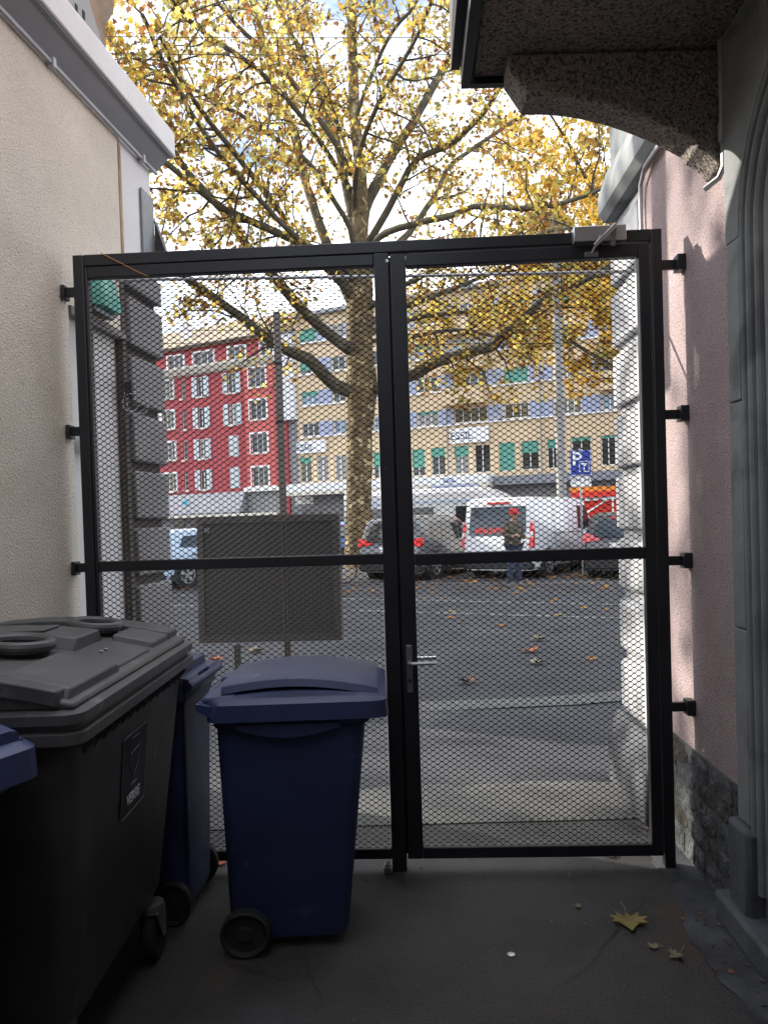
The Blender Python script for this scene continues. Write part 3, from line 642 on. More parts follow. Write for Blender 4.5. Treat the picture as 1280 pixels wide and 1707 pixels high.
# lid: cross-section over x (front low, crest towards the wall side), extruded over y with stepped ends
def lidz(x):     # x from -.37 to .37
    s = (0.37 - x) / 0.74
    return 1.125 + 0.068 * (1 - (1 - min(1, s * 1.5)) ** 2.0) - 0.05 * max(0, s - .7) ** 1.2
xs = np.linspace(.365, -.365, 17)
b = MB(); pts = [(x, lidz(x)) for x in xs] + [(-.365, 1.108), (.365, 1.108)]
b.prism(pts, -.535, .535, lambda a, p, q: (p, a, q))
glid = b.build('lid', Mt['greyplastic'], gc, True, bevel=.01, angle=30)
b = MB(); pts = [(x, lidz(x) + .024) for x in np.linspace(.33, -.365, 17)] + [(x, lidz(x) - .02) for x in np.linspace(-.365, .33, 17)]
b.prism(pts, .43, .548, lambda a, p, q: (p, a, q)); b.build('end_ridge', Mt['greyplastic'], glid, True, bevel=.006)
b = MB(); b.prism(pts, -.548, -.43, lambda a, p, q: (p, a, q)); b.build('end_ridge', Mt['greyplastic'], glid, True, bevel=.006)
def panel(x0, x1, y0, y1, h, name, lean=0.03):
    b = MB(); n = 7; top = [(x, lidz(x) + h) for x in np.linspace(x0, x1, n)]; V = []
    rings = []
    for x in np.linspace(x0, x1, n):
        rings.append([(x, y0 - lean, lidz(x) - .01), (x, y0, lidz(x) + h), (x, y1, lidz(x) + h), (x, y1 + lean, lidz(x) - .01)])
    b.loft(rings); return b.build(name, Mt['greyplastic'], glid, True, bevel=.006, angle=30)
panel(.16, -.33, .01, .20, .040, 'raised_panel'); panel(.33, .19, .24, .42, .020, 'label_panel', .012); panel(.345, .17, -.50, -.16, .026, 'raised_panel', .02); panel(.335, .22, -.12, .18, .010, 'raised_panel', .02)
b = MB(); b.box(-.08, .04, .04, .17, lidz(-.03) + .036, lidz(-.03) + .043); e = b.build('embossed_frame', Mt['greyplastic'], glid, True, bevel=.003)
for (x, y, rr) in ((.04, -.12, .088), (.10, .33, .078)):
    b = MB(); c = Vector((x, y, lidz(x) + .032)); sl_ = (lidz(x - .05) - lidz(x + .05)) / .1
    b.torus(c, (sl_, 0, 1), rr, .017, 32, 10); b.build('ring_handle', Mt['greyplastic'], glid, True)
    b = MB(); b.disc(c - Vector((0, 0, .03)), (sl_, 0, 1), rr * .93, .02, 28); b.build('port_cover', Mt['rubber'], glid, True)
for y in (-.02, .02):
    b = MB(); b.disc((.245, y, lidz(.245) + .014), (.3, 0, 1), .006, .006, 10); b.build('screw', Mt['alu'], glid, True)
b = MB(); b.prism([(-.36, 1.06), (-.42, 1.10), (-.40, 1.225), (-.30, 1.245), (-.30, 1.20)], -.50, -.10, lambda a, p, q: (p, a, q)); b.build('lid_handle', Mt['greyplastic'], gc, True, bevel=.01)
# casters
for (sx, sy) in ((1, 1), (1, -1), (-1, 1), (-1, -1)):
    cx_, cy_ = sx * (.265 if sy > 0 else .19), sy * .31
    b = MB(); b.disc((cx_, cy_, .20), (0, 0, 1), .045, .03, 14)
    for s in (-1, 1):
        b.prism([(cy_ - .045, .19), (cy_ + .05, .19), (cy_ + .045, .08), (cy_ + .015, .08)], cx_ + s*.034 - .003, cx_ + s*.034 + .003, lambda a, p, q: (a, p, q))
    fk = b.build('caster', Mt['darkalu'], gc, True)
    b = MB(); b.disc((cx_, cy_ + .03, .10), (1, 0, 0), .1, .045, 26, [(.05, -.02), (.085, -.024), (.10, -.014), (.10, .014), (.085, .024), (.05, .02), (.02, .026)]); b.build('wheel', Mt['rubber'], fk, True, angle=30)
# sticker on the +x face: frame on the tapering face
fx = lambda z_: .29 + (.352 - .29) * (z_ - .24) / (1.0 - .24)
nn = Vector((1, 0, -(.352 - .29) / (1.0 - .24))).normalized(); uu = Vector((0, 1, 0)); vv = nn.cross(uu)
if vv.z < 0: vv = -vv
def ST(u, v, w): return tuple(Vector((fx(.80), -.03, .80)) + uu * u * 1.5 + vv * v * .92 + nn * w)
b = MB(); pts = []
for (sx, sy, a0) in ((1, 1, 0), (-1, 1, 90), (-1, -1, 180), (1, -1, 270)):
    for k in range(4): a = R(a0 + 30*k); pts.append((sx*(.075-.012)+.012*math.cos(a), sy*(.135-.012)+.012*math.sin(a)))
b.prism(pts, .0005, .002, lambda a, p, q: ST(p, q, a)); stick = b.build('sticker', Mt['sticker'], gbody, True)
b = MB(); b.tube([ST(p*.985, q*.99, .0022) for p, q in pts + pts[:1]], .0014, 4)
gob = [(-.022, .10), (.022, .10), (.030, .04), (.020, -.005), (.003, -.022), (.003, -.05), (.020, -.058), (-.020, -.058), (-.003, -.05), (-.003, -.022), (-.020, -.005), (-.030, .04), (-.022, .10)]
b.tube([ST(p, q + .015, .0022) for p, q in gob], .0013, 4); b.tube([ST(-.028, .065, .0022), ST(.027, .075, .0022)], .0012, 4); b.build('print', Mt['stickerline'], gbody, True)
put_text('VERRE', .046, Mt['white'], ST(0, -.088, .0025), uu, vv, gbody, 'lettering', .0004, .001, True, .95)

# ------------------------------------------------------------------ notice board and poles behind the gate
bd = thing('notice_board', 'large dark board seen from behind on two thin posts', 'board', at(440, 1200, 6.5).xy.to_3d())
bY = 6.5
c0, c1 = at(331, 862, bY + .15), at(566, 856, bY - .1); c2, c3 = at(571, 1066, bY - .1), at(335, 1071, bY + .15)
def BQ(u, v, w):
    a = c0.lerp(c1, u); d = c3.lerp(c2, u); p = d.lerp(a, v); return tuple(p + Vector((-.15, -1, 0)).normalized() * w)
b = MB(); b.box(.045, .955, .055, .945, 0.0, .03, BQ); b.build('panel', Mt['boardback'], bd)
b = MB(); b.box(0, 1, 0, .055, -.03, .04, BQ); b.box(0, 1, .945, 1, -.03, .04, BQ); b.box(0, .045, .055, .945, -.03, .04, BQ); b.box(.955, 1, .055, .945, -.03, .04, BQ); b.build('frame', Mt['boardframe'], bd)
b = MB(); b.box(.605, .613, .05, .95, .03, .036, BQ); b.box(.632, .638, .05, .95, .03, .034, BQ); b.build('seam', Mt['groove'], bd)
q = MB(); q.box(.05, .095, .86, .93, .031, .034, BQ); q.build('small_tag', Mt['sticker'], bd)
for k in range(3):
    q = MB(); q.box(.056 + .013*k, .064 + .013*k, .875, .915, .0345, .036, BQ); q.build('mark', Mt['stickerline'], bd)
pl = at(396, 1075, bY + .08)
b = MB(); b.box(pl.x - .025, pl.x + .025, pl.y - .025, pl.y + .025, 0, pl.z, None); b.build('leg', Mt['boardframe'], bd)
pp = at(474, 900, bY + .22); ptop = at(462, 520, bY + .22)
b = MB(); b.box(pp.x - .030, pp.x + .030, pp.y - .03, pp.y + .03, 0, ptop.z)
tp = b.build('sign_post', Mt['brownpost'], None, bevel=.006); tag(tp, 'tall brown grey square post rising behind the notice board', 'post')
b = MB()
for y_ in (605, 703):
    c_ = at(468, y_, bY + .18); b.box(pp.x - .033, pp.x + .033, pp.y - .033, pp.y + .033, c_.z - .012, c_.z + .012)
b.build('clamp', Mt['steel'], tp)
# street lamp pole and parking sign
sp_ = at(936, 830, 21.0)
lp = thing('street_pole', 'tall round grey street pole in front of the yellow building', 'pole', (sp_.x, 21.0, 0))
b = MB(); top = at(938, 360, 21.0); b.tube([(sp_.x, 21, 0), (sp_.x, 21, 3), (sp_.x, 21, top.z)], [.135, .125, .105], 18); b.build('shaft', Mt['lamppost'], lp)
b = MB(); b.disc((sp_.x, 21, .15), (0, 0, 1), .17, .3, 18); b.build('base_collar', Mt['lamppost'], lp)
b = MB(); b.disc((sp_.x, 21, top.z + .03), (0, 0, 1), .11, .06, 18); b.build('cap', Mt['lamppost'], lp)
sg = thing('parking_sign', 'blue square parking sign with white P on a thin grey post', 'sign', (at(967, 772, 19.3).x, 19.3, 0))
def SG(u, v, w):
    c = at(967, 772, 19.3); return (c.x + u * .985 + w * -.1, c.y - u * .14 - w, c.z + v - u * 0.02)
b = MB(); b.box(-.27, .27, -.32, .32, 0, .02, SG); pn = b.build('panel', Mt['signblue'], sg, bevel=.004)
b = MB(); b.tube([SG(u, v, .022) for u, v in ((-.25, -.30), (.25, -.30), (.25, .30), (-.25, .30), (-.25, -.30))], .008, 4); b.build('border', Mt['white'], pn)
xd, yd = Vector((.985, -.14, -.02)), Vector((0, 0, 1))
put_text('P', .48, Mt['white'], SG(-.09, .09, .024), xd, yd, pn, 'lettering', .002, .008)
b = MB(); b.tube([SG(u, v, .023) for u, v in ((-.03, -.21), (.2, -.21), (.2, .04), (-.03, .04), (-.03, -.21))], .012, 4)
b.prism([(.0, .0), (.17, .0), (.085, -.09)], .021, .026, lambda a, p, q: SG(p, q, a)); b.box(.07, .10, -.19, -.09, .021, .026, SG); b.build('clock_symbol', Mt['white'], pn)
b = MB(); b.box(-.25, .25, -.585, -.335, 0, .018, SG); pn2 = b.build('supplement_plate', Mt['plate'], sg, bevel=.003)
put_text('MAX 2 H', .13, Mt['ink'], SG(0, -.41, .02), xd, yd, pn2, 'lettering', .001)
cc = SG(0, 0, -.03); b = MB(); b.tube([(cc[0], cc[1], 0), (cc[0], cc[1], cc[2] + .36)], .03, 10); b.build('post', Mt['galv'], sg)

# ------------------------------------------------------------------ facades across the street
FD = (5 * E2.x + 65 * E2.y)
def fac(px, py):
    d = ray(px, py); o = Vector((0, 0, CAMZ)); t = (FD - o.dot(E2)) / d.dot(E2); p = o + d * t
    return p.dot(E1), p.z
def FQ(u, w, z_): return tuple(E1 * u + E2 * (FD - w) + Vector((0, 0, z_)))
def holed(u0, u1, z0, z1, holes, w, depth, mats, name, par):
    us = sorted({u0, u1, *[min(max(h[0], u0), u1) for h in holes], *[min(max(h[1], u0), u1) for h in holes]}); zs = sorted({z0, z1, *[h[2] for h in holes], *[h[3] for h in holes]})
    b = MB()
    for i in range(len(us) - 1):
        for j in range(len(zs) - 1):
            a, c, e, f = us[i], us[i+1], zs[j], zs[j+1]
            if c - a < 1e-5 or f - e < 1e-5: continue
            mx_, mz_ = (a + c) / 2, (e + f) / 2
            if any(h[0] < mx_ < h[1] and h[2] < mz_ < h[3] for h in holes): continue
            b.add([(a, w, e), (c, w, e), (c, w, f), (a, w, f)], [(0, 1, 2, 3)], FQ)
    for h in holes:
        a, c, e, f = h[:4]; d = w - depth
        b.add([(a, w, e), (a, w, f), (a, d, f), (a, d, e), (c, w, e), (c, w, f), (c, d, f), (c, d, e)], [(0, 1, 2, 3), (7, 6, 5, 4), (0, 3, 7, 4), (1, 5, 6, 2)], FQ)
    b.box(u0, u1, w - 9, w - depth - .05, z0, z1, FQ)
    return b.build(name, mats, par, smooth=False)
def window(par, a, c, e, f, w, n, pane='pane', frame='frame_w', sill=True, shutters=None, surround=None, blind=0.0):
    """n panes; returns window part with panes, sill, shutters as sub-parts"""
    fr = 0.055; b = MB()
    b.box(a, a + fr, w - .06, w, e, f, FQ); b.box(c - fr, c, w - .06, w, e, f, FQ); b.box(a + fr, c - fr, w - .06, w, e, e + fr, FQ); b.box(a + fr, c - fr, w - .06, w, f - fr, f, FQ)
    pw = (c - a - 2 * fr) / n
    for k in range(1, n): b.box(a + fr + pw*k - .03, a + fr + pw*k + .03, w - .055, w + .005, e + fr, f - fr, FQ)
    if surround:
        s = .16
        b.box(a - s, a - .002, w - .02, w + .23, e - .12, f + s, FQ); b.box(c + .002, c + s, w - .02, w + .23, e - .12, f + s, FQ); b.box(a - .001, c + .001, w - .02, w + .23, f + .002, f + s, FQ)
    win = b.build('window', Mt[frame], par, smooth=False)
    for k in range(n):
        a0 = a + fr + pw*k + (.03 if k else 0); c0_ = a + fr + pw*(k+1) - (.03 if k < n - 1 else 0)
        b = MB(); b.box(a0, c0_, w - .05, w - .03, e + fr, f - fr, FQ); b.build('pane', Mt[pane], win, smooth=False)
    if sill:
        b = MB(); b.box(a - .12, c + .12, w - .05, w + .30, e - .17, e - .02, FQ); b.build('sill', Mt['cream'], win, smooth=False)
    if shutters:
        for (s0, s1) in ((a - shutters, a - .02), (c + .02, c + shutters)):
            b = MB(); b.box(s0, s1, w + .17, w + .215, e - .05, f + .02, FQ)
            for zz in np.linspace(e + .05, f - .1, 9): b.box(s0 + .06, s1 - .06, w + .2155, w + .23, zz, zz + .05, FQ)
            b.build('shutter', Mt['shutter'], win, smooth=False)
    if blind > 0:
        b = MB(); b.box(a + .02, c - .02, w + .01, w + .04, f - (f - e) * blind, f - .01, FQ); b.build('blind', Mt['blind'], win, smooth=False)
    return win

# red building
ru0, ru1 = fac(255, 700)[0] - 6.0, fac(470, 700)[0]
red = thing('red_house', 'red painted apartment house with pale shutters across the street', 'building', FQ((ru0 + ru1) / 2, 0, 0))
zb = fac(330, 823)[1]; zc = fac(370, 612)[1]
colpx = {1: (271, 291), 2: (304, 310), 3: (331, 342), 4: (382, 395), 5: (422, 449)}
rows3 = [(501, 688), (793, 985), (1093, 1278), (1387, 1570)]    # zoom rows of column 3
rowz = [(fac(336, 540 + q_ / 5.69)[1], fac(336, 540 + p_ / 5.69)[1]) for p_, q_ in rows3]
row5 = [(420, 598), (728, 905), (1045, 1222), (1362, 1540)]
rowz5 = [(fac(436, 540 + q_ / 5.69)[1], fac(436, 540 + p_ / 5.69)[1]) for p_, q_ in row5]
holes = []; wins = []
for c, (p0, p1) in colpx.items():
    u0, u1 = fac(p0, 690)[0], fac(p1, 690)[0]
    for k in range(4):
        z0, z1 = rowz5[k] if c in (5, 1) else rowz[k]
        holes.append((u0, u1, z0, z1)); wins.append((c, k, u0, u1, z0, z1))
u0, u1 = fac(250, 690)[0], fac(262, 690)[0]
for k in range(4): holes.append((u0, u1, *rowz[k])); wins.append((0, k, u0, u1, *rowz[k]))
zatt = fac(370, 575)[1]
att = []
for (p0, p1) in ((281, 307), (324, 357), (382, 410), (436, 456)):
    u0, u1 = fac(p0, 600)[0], fac(p1, 600)[0]; z0 = fac(340, 607)[1]; z1 = fac(340, 587)[1]; att.append((u0, u1, z0, z1))
ztop = fac(340, 578)[1]
holed(ru0, ru1, zb, ztop, holes + att, 0.0, 0.22, Mt['redwall'], 'wall', red)
# projecting right bay, the sun on it painted as lighter red
ub0, ub1 = fac(414, 690)[0], fac(463.5, 690)[0]
bay = holed(ub0, ub1, zb + .2, zc - .5, [h for h, w_ in zip(holes, wins) if w_[0] == 5], 0.02 + 0.45, 0.30, Mt['redlight'], 'bay_wall', red)
for (c, k, u0, u1, z0, z1) in wins:
    if c == 5: window(red, u0, u1, z0, z1, 0.30, 3, 'pane', surround=True)
    elif c == 1: window(red, u0, u1, z0, z1, -.1, 3, 'pane_w', surround=True)
    elif c == 2: window(red, u0, u1, z0, z1, -.1, 1, 'pane', sill=True)
    elif c == 4 and k >= 2:
        b = MB(); b.box(u0 - .1, u1 + .1, -.1, .06, z0 - .05, z1 + .05, FQ)
        for zz in np.linspace(z0 + .05, z1 - .1, 14): b.box(u0, u1, .0605, .08, zz, zz + .06, FQ)
        b.build('closed_shutter', Mt['shutter'], red, smooth=False)
    else: window(red, u0, u1, z0, z1, -.1, 2, ['pane', 'pane_c', 'pane', 'pane'][(c + k) % 4], shutters=0.62)
for h in att: window(red, *h, -.08, 3, 'pane', sill=False, shutters=None, surround=True)
for pxl in (371, 375, 404, 409, 413, 325, 342):     # thin pale vertical mouldings between rows
    u_ = fac(pxl, 690)[0]; b = MB(); b.box(u_ - .035, u_ + .035, .001, .05, zb + .2, zc - .6, FQ); b.build('pilaster_strip', Mt['redlight'], red, smooth=False)
zc0, zc1 = fac(370, 620)[1], fac(370, 606)[1]
b = MB(); b.prism([(0.0, zc0), (.45, zc0 + .12), (.9, zc1 - .2), (.95, zc1), (0.0, zc1 + .03)], ru0, ru1 + .1, lambda a, p, q: FQ(a, p, q)); b.build('cornice', Mt['cream'], red, smooth=False)
b = MB(); b.prism([(.0, ztop), (.55, ztop + .02), (.6, ztop + .18), (-5.5, ztop + 3.6), (-5.5, ztop)], ru0 - .3, ru1 + .2, lambda a, p, q: FQ(a, p, q)); roof = b.build('roof', Mt['tile'], red, smooth=False)
b = MB(); b.box(ru0 - .3, ru1 + .2, .55, .75, ztop - .02, ztop + .16, FQ); b.build('gutter', Mt['groove'], red, smooth=False)
for uu_ in np.arange(ru0, ru1, .62):
    b = MB(); b.prism([(.62, ztop + .17), (.62, ztop + .24), (-5.4, ztop + 3.62), (-5.4, ztop + 3.55)], uu_, uu_ + .3, lambda a, p, q: FQ(a, p, q)); b.build('tile_row', Mt['tile'], roof, smooth=False)
uc = fac(289, 600)[0]; b = MB(); b.box(uc - .35, uc + .35, -2.6, -1.9, ztop + 1.0, ztop + 3.0, FQ); b.box(uc - .42, uc + .42, -2.67, -1.83, ztop + 3.0, ztop + 3.15, FQ); b.build('chimney', Mt['tower'], red, smooth=False)
# ground floor of the red house
b = MB(); b.box(ru0, ru1, -9, -.05, 0, zb, FQ); b.build('shopfront', Mt['shop'], red, smooth=False)
za = fac(370, 857)[1]
b = MB(); b.prism([(0, zb - .02), (.25, zb - .02), (1.3, za + .15), (1.3, za), (0, za + .2)], ru0, fac(411, 800)[0], lambda a, p, q: FQ(a, p, q)); b.build('awning', Mt['awn'], red, smooth=False)
b = MB(); b.box(ru0, ru1, 0.0, 1.35, za - .25, za - .02, FQ); b.build('canopy_edge', Mt['cream'], red, smooth=False)
b = MB(); b.box(fac(413, 800)[0], ru1, .0, .7, zb - .1, zb + .35, FQ); b.build('balcony_slab', Mt['frame_w'], red, smooth=False)
ud, zd_ = fac(321, 838); b = MB(); b.disc(Vector(FQ(ud, 1.0, zd_)), -E2, .3, .05, 20); b.build('round_sign', mat('cyan_sign', (.05, .42, .62), .5), red)
for p0 in (290, 318, 350, 390, 425):
    u0, u1 = fac(p0, 870)[0], fac(p0 + 18, 870)[0]; b = MB(); b.box(u0, u1, -.049, .02, .3, za - .4, FQ); b.build('shop_window', Mt['pane'], red, smooth=False)

# white stair tower between the houses
tu0, tu1 = ru1 + .02, fac(494, 650)[0]
tw = thing('stair_tower', 'plain white stair tower between red and yellow houses', 'building', FQ((tu0+tu1)/2, 0, 0))
zt0 = fac(485, 700)[1]
b = MB(); b.box(tu0, tu1, -8, .3, zt0, fac(485, 556)[1], FQ); b.build('wall', Mt['tower'], tw, smooth=False)
b = MB(); b.box(tu0, tu0 + .5, -8, -.1, 0, zt0 - .01, FQ); b.build('red_strip', Mt['redwall'], tw, smooth=False)
b = MB(); b.box(tu0 + .5, tu1, -8, -.3, 0, zt0 - .01, FQ); b.build('drain_recess', Mt['shop'], tw, smooth=False)
b = MB(); b.box(tu0 - .05, tu1 + .05, -8.1, .4, fac(485, 556)[1] + .005, fac(485, 556)[1] + .25, FQ); b.build('coping', Mt['soffit'], tw, smooth=False)

# yellow building
yu0, yu1 = tu1 + .02, fac(1150, 690)[0]
yb = thing('yellow_house', 'peach yellow block with blue grey window bands and ESSIL signs', 'building', FQ((yu0 + yu1) / 2, 0, 0))
zg0, zg1 = fac(760, 790)[1], fac(760, 744)[1]      # ground-floor windows
zr = [(fac(760, 708)[1], fac(760, 680.5)[1])]
pitch = fac(760, 650.5)[1] - fac(760, 708)[1]
for k in range(1, 4): zr.append((zr[0][0] + pitch * k, zr[0][1] + pitch * k))
ztopY = zr[-1][1] + 1.0
cols = [(503, 531, 3, 'W'), (556, 577, 2, 'W'), (624, 640, 2, 'W'), (696, 730, 3, 'W'), (757, 812, 4, 'B'), (841, 881, 3, 'W'), (923, 969, 4, 'W'), (1004, 1040, 3, 'W'), (1066, 1110, 3, 'W')]
holes = []; jobs = []
rnd = random.Random(21)
zmid0, zmid1 = zr[0][0], zr[0][1]
for k, (z0, z1) in enumerate(zr):
    for ci, (p0, p1, n, ty) in enumerate(cols):
        u0, u1 = fac(p0, 694)[0], fac(p1, 694)[0]
        holes.append((u0, u1, z0 + .12, z1 - .05)); jobs.append((k, ci, u0, u1, z0 + .12, z1 - .05, n, ty))
gcols = [(500, 519, 2, .22), (528, 547, 2, 0), (558, 577, 2, 0), (622, 640, 2, .55), (687, 708, 2, .68), (719, 742, 2, .33), (757, 781, 2, .38), (791, 817, 2, 0), (832, 858, 1, .97), (869, 898, 2, .42), (912, 931, 2, .3), (953, 985, 2, .12), (1002, 1026, 2, .1), (1060, 1090, 2, .3)]
for (p0, p1, n, bl) in gcols:
    u0, u1 = fac(p0, 767)[0], fac(p1, 767)[0]; holes.append((u0, u1, zg0, zg1)); jobs.append((-1, 0, u0, u1, zg0, zg1, n, bl))
holed(yu0, yu1, zg0 - .5, ztopY, holes, 0.0, 0.25, Mt['yellow'], 'wall', yb)
blinds = {(1, 5): .98, (2, 0): .75, (1, 0): .3, (0, 3): .16, (2, 6): .95, (3, 5): .5, (2, 3): .4, (3, 0): .9, (3, 6): .8, (2, 8): .9, (3, 3): .6}
for (k, ci, u0, u1, z0, z1, n, ty) in jobs:
    if k < 0: window(yb, u0, u1, z0, z1, -.12, n, rnd.choice(['pane', 'pane', 'pane_w', 'pane_c']), sill=False, blind=ty)
    else: window(yb, u0, u1, z0, z1, -.10, n, 'pane_w' if (k == 0 and ci in (4, 5, 6)) else rnd.choice(['pane', 'pane', 'pane_c', 'pane_s']), sill=False, blind=blinds.get((k, ci), 0))
for k, (z0, z1) in enumerate(zr):      # blue grey panels between the windows, one per gap
    ed = [yu0] + [v for c in cols for v in (fac(c[0], 694)[0], fac(c[1], 694)[0])] + [yu1]
    for i in range(2, len(ed) - 1, 2):
        a, c = ed[i] + .06, ed[i + 1] - .06
        mid = (a + c) / 2
        b = MB()
        for (s0, s1) in ((a, mid - .02), (mid + .02, c)): b.box(s0, s1, .001, .05, z0 + .05, z1, FQ)
        b.build('facade_panel', Mt['bluepanel'], yb, smooth=False)
    b = MB(); b.box(yu0 + .3, yu1, .001, .16, z0 - .06, z0 + .045, FQ); b.build('sill_course', Mt['frame_w'], yb, smooth=False)
# balconies: boxes in front of the fifth column on upper floors
for k in (1, 2, 3):
    for (p0, p1) in ((745, 813), (1003, 1080)):
        u0, u1 = fac(p0, 660)[0], fac(p1, 660)[0]; zz0 = zr[k][0] - 1.35; zz1 = zr[k][0] + .05
        b = MB(); b.box(u0, u1, .17, 1.15, zz0, zz0 + .18, FQ); bal = b.build('balcony', Mt['soff_y'], yb, smooth=False)
        b = MB(); b.box(u0, u1, 1.02, 1.18, zz0 + .001, zz1, FQ); b.box(u0 - .002, u0 + .13, .17, 1.019, zz0 + .19, zz1, FQ); b.box(u1 - .13, u1 + .002, .17, 1.019, zz0 + .19, zz1, FQ); b.build('parapet', Mt['yellow'], bal, smooth=False)
        b = MB()
        b.tube([FQ(u0 + .05, 1.10, zz1 + .28), FQ(u1 - .05, 1.10, zz1 + .28)], .025, 6); b.tube([FQ(u0 + .05, 1.10, zz1 + .02), FQ(u0 + .05, 1.10, zz1 + .28)], .02, 6); b.tube([FQ(u1 - .05, 1.10, zz1), FQ(u1 - .05, 1.10, zz1 + .28)], .02, 6); b.build('railing', Mt['galv'], bal)
for pxl in (745.5, 902):
    u_ = fac(pxl, 700)[0]; b = MB(); b.tube([FQ(u_, .12, zg0 - .4), FQ(u_, .12, ztopY)], .05, 8); b.build('downpipe', Mt['soffit'], yb)
b = MB(); b.box(yu0 - .1, yu1 + .2, -9, .6, ztopY + .005, ztopY + .3, FQ); b.build('roof', Mt['soffit'], yb, smooth=False)
def essil(p0, p1, y0, y1, pm, size):
    u0, z1 = fac(p0, y0); u1, z0 = fac(p1, y1); z0 = fac((p0+p1)/2, y1)[1]; z1 = fac((p0+p1)/2, y0)[1]
    b = MB(); b.box(u0, u1, .17, .28, z0, z1, FQ); s = b.build('shop_sign', Mt['signw'], yb, smooth=False)
    put_text('ESSIL', size, Mt['ink'], FQ(u0 + (u1 - u0) * .3, .29, (z0 + z1) / 2 - .05), E1, (0, 0, 1), s, 'lettering', .01, .0)
essil(496.5, 546, 735, 755, 0, .85); essil(751.5, 816, 713, 738, 0, .9)
zcn0, zcn1 = fac(760, 815)[1], fac(760, 794.5)[1]
b = MB(); b.box(yu0 - .3, fac(828, 800)[0], .01, 2.2, zcn0 + .35, zcn1, FQ); cn = b.build('canopy', Mt['signw'], yb, smooth=False)
b = MB(); b.box(yu0 - .29, fac(828, 800)[0] - .01, .01, 2.19, zcn0, zcn0 + .345, FQ); b.build('canopy_edge', Mt['cream'], cn, smooth=False)
ut, zt_ = fac(765, 799); put_text('ESSIL', .5, Mt['signblue'], FQ(ut, 2.215, zcn1 - .42), E1, (0, 0, 1), cn, 'lettering', .008)
b = MB(); b.box(yu0, yu1, -9, 0.0, 0, zg0 - .505, FQ); b.build('shopfront', Mt['shop'], yb, smooth=False)
b = MB(); b.box(fac(829, 800)[0], yu1, .01, 1.2, zcn0 + .1, zcn0 + .8, FQ); b.build('awning', Mt['awn'], yb, smooth=False)
u0, zz = fac(494, 832); b = MB(); b.box(u0, fac(523, 832)[0], .02, .1, zz - .5, zz + .35, FQ); s = b.build('shop_sign', Mt['plate'], yb, smooth=False)
for p0 in (505, 540, 620, 700, 760, 850, 900, 960):
    a, c = fac(p0, 850)[0], fac(p0 + 30, 850)[0]; b = MB(); b.box(a, c, .001, .06, .3, zcn0 - 1.2, FQ); b.build('shop_window', Mt['pane'], yb, smooth=False)
# balcony plants at right
def bush(name, c, rx, rz, n, m, lab, cat, seed, grp=None):
    rr = np.random.RandomState(seed); t = thing(name, lab, cat, (c[0], c[1], c[2]), 0, grp)
    P = rr.normal(size=(n, 3)) * np.array([rx, rx, rz]) * .5 + np.array(c); add_leaves('foliage', P, rr, (.08, .2), Mt[m], t)
    b = MB(); b.disc((c[0], c[1], c[2] - rz * .6), (0, 0, 1), 0, 0, 12, [(.15, -.2), (.22, .2)]); b.build('pot', Mt['tan'], t)
    return t

# ------------------------------------------------------------------ leaves and trees
LEAF2D = np.array([(0, -.5), (.18, -.32), (.5, -.28), (.30, -.05), (.48, .22), (.17, .16), (0, .55), (-.17, .16), (-.48, .22), (-.30, -.05), (-.5, -.28), (-.18, -.32)])
def add_leaves(name, P, rr, size, m, parent, outline=LEAF2D, local=False, lean=0.9):
    n = len(P); k = len(outline)
    a = rr.uniform(0, 2*np.pi, n); z = np.stack([rr.normal(size=n), rr.normal(size=n), rr.normal(size=n) * .8 + .25], 1); z /= np.linalg.norm(z, axis=1)[:, None] + 1e-9
    t = np.stack([np.cos(a), np.sin(a), rr.normal(size=n) * .4 - .4], 1); x = np.cross(t, z); x /= np.linalg.norm(x, axis=1)[:, None] + 1e-9; y = np.cross(z, x)
    s = rr.uniform(size[0], size[1], n)
    o2 = outline[None, :, :] * s[:, None, None]
    bend = (np.abs(outline[:, 0]) * -.28 + outline[:, 1] ** 2 * -.2)[None, :] * s[:, None] * rr.uniform(.2, 1.6, n)[:, None]
    V = P[:, None, :] + o2[:, :, 0:1] * x[:, None, :] + o2[:, :, 1:2] * y[:, None, :] + bend[:, :, None] * z[:, None, :]
    me = bpy.data.meshes.new(name); me.vertices.add(n * k); me.vertices.foreach_set('co', V.astype(np.float32).ravel())
    me.loops.add(n * k); me.loops.foreach_set('vertex_index', np.arange(n * k, dtype=np.int32))
    me.polygons.add(n); me.polygons.foreach_set('loop_start', np.arange(0, n * k, k, dtype=np.int32))
    me.materials.append(m); me.update(calc_edges=True); me.validate()
    ob = bpy.data.objects.new(name, me); link(ob, parent, local); return stuff(ob)

def resample(P, rad, step):
    """smooth polyline through points"""
    P = [np.array(p, float) for p in P]; out = []; ro = []
    for i in range(len(P) - 1):
        p0, p1, p2, p3 = P[max(i-1, 0)], P[i], P[i+1], P[min(i+2, len(P)-1)]
        n = max(1, int(np.linalg.norm(p2 - p1) / step))
        for k in range(n):
            t = k / n
            q = .5*((2*p1) + (-p0+p2)*t + (2*p0-5*p1+4*p2-p3)*t*t + (-p0+3*p1-3*p2+p3)*t**3)
            out.append(q); ro.append(rad[i] + (rad[i+1] - rad[i]) * t)
    out.append(P[-1]); ro.append(rad[-1]); return np.array(out), np.array(ro)

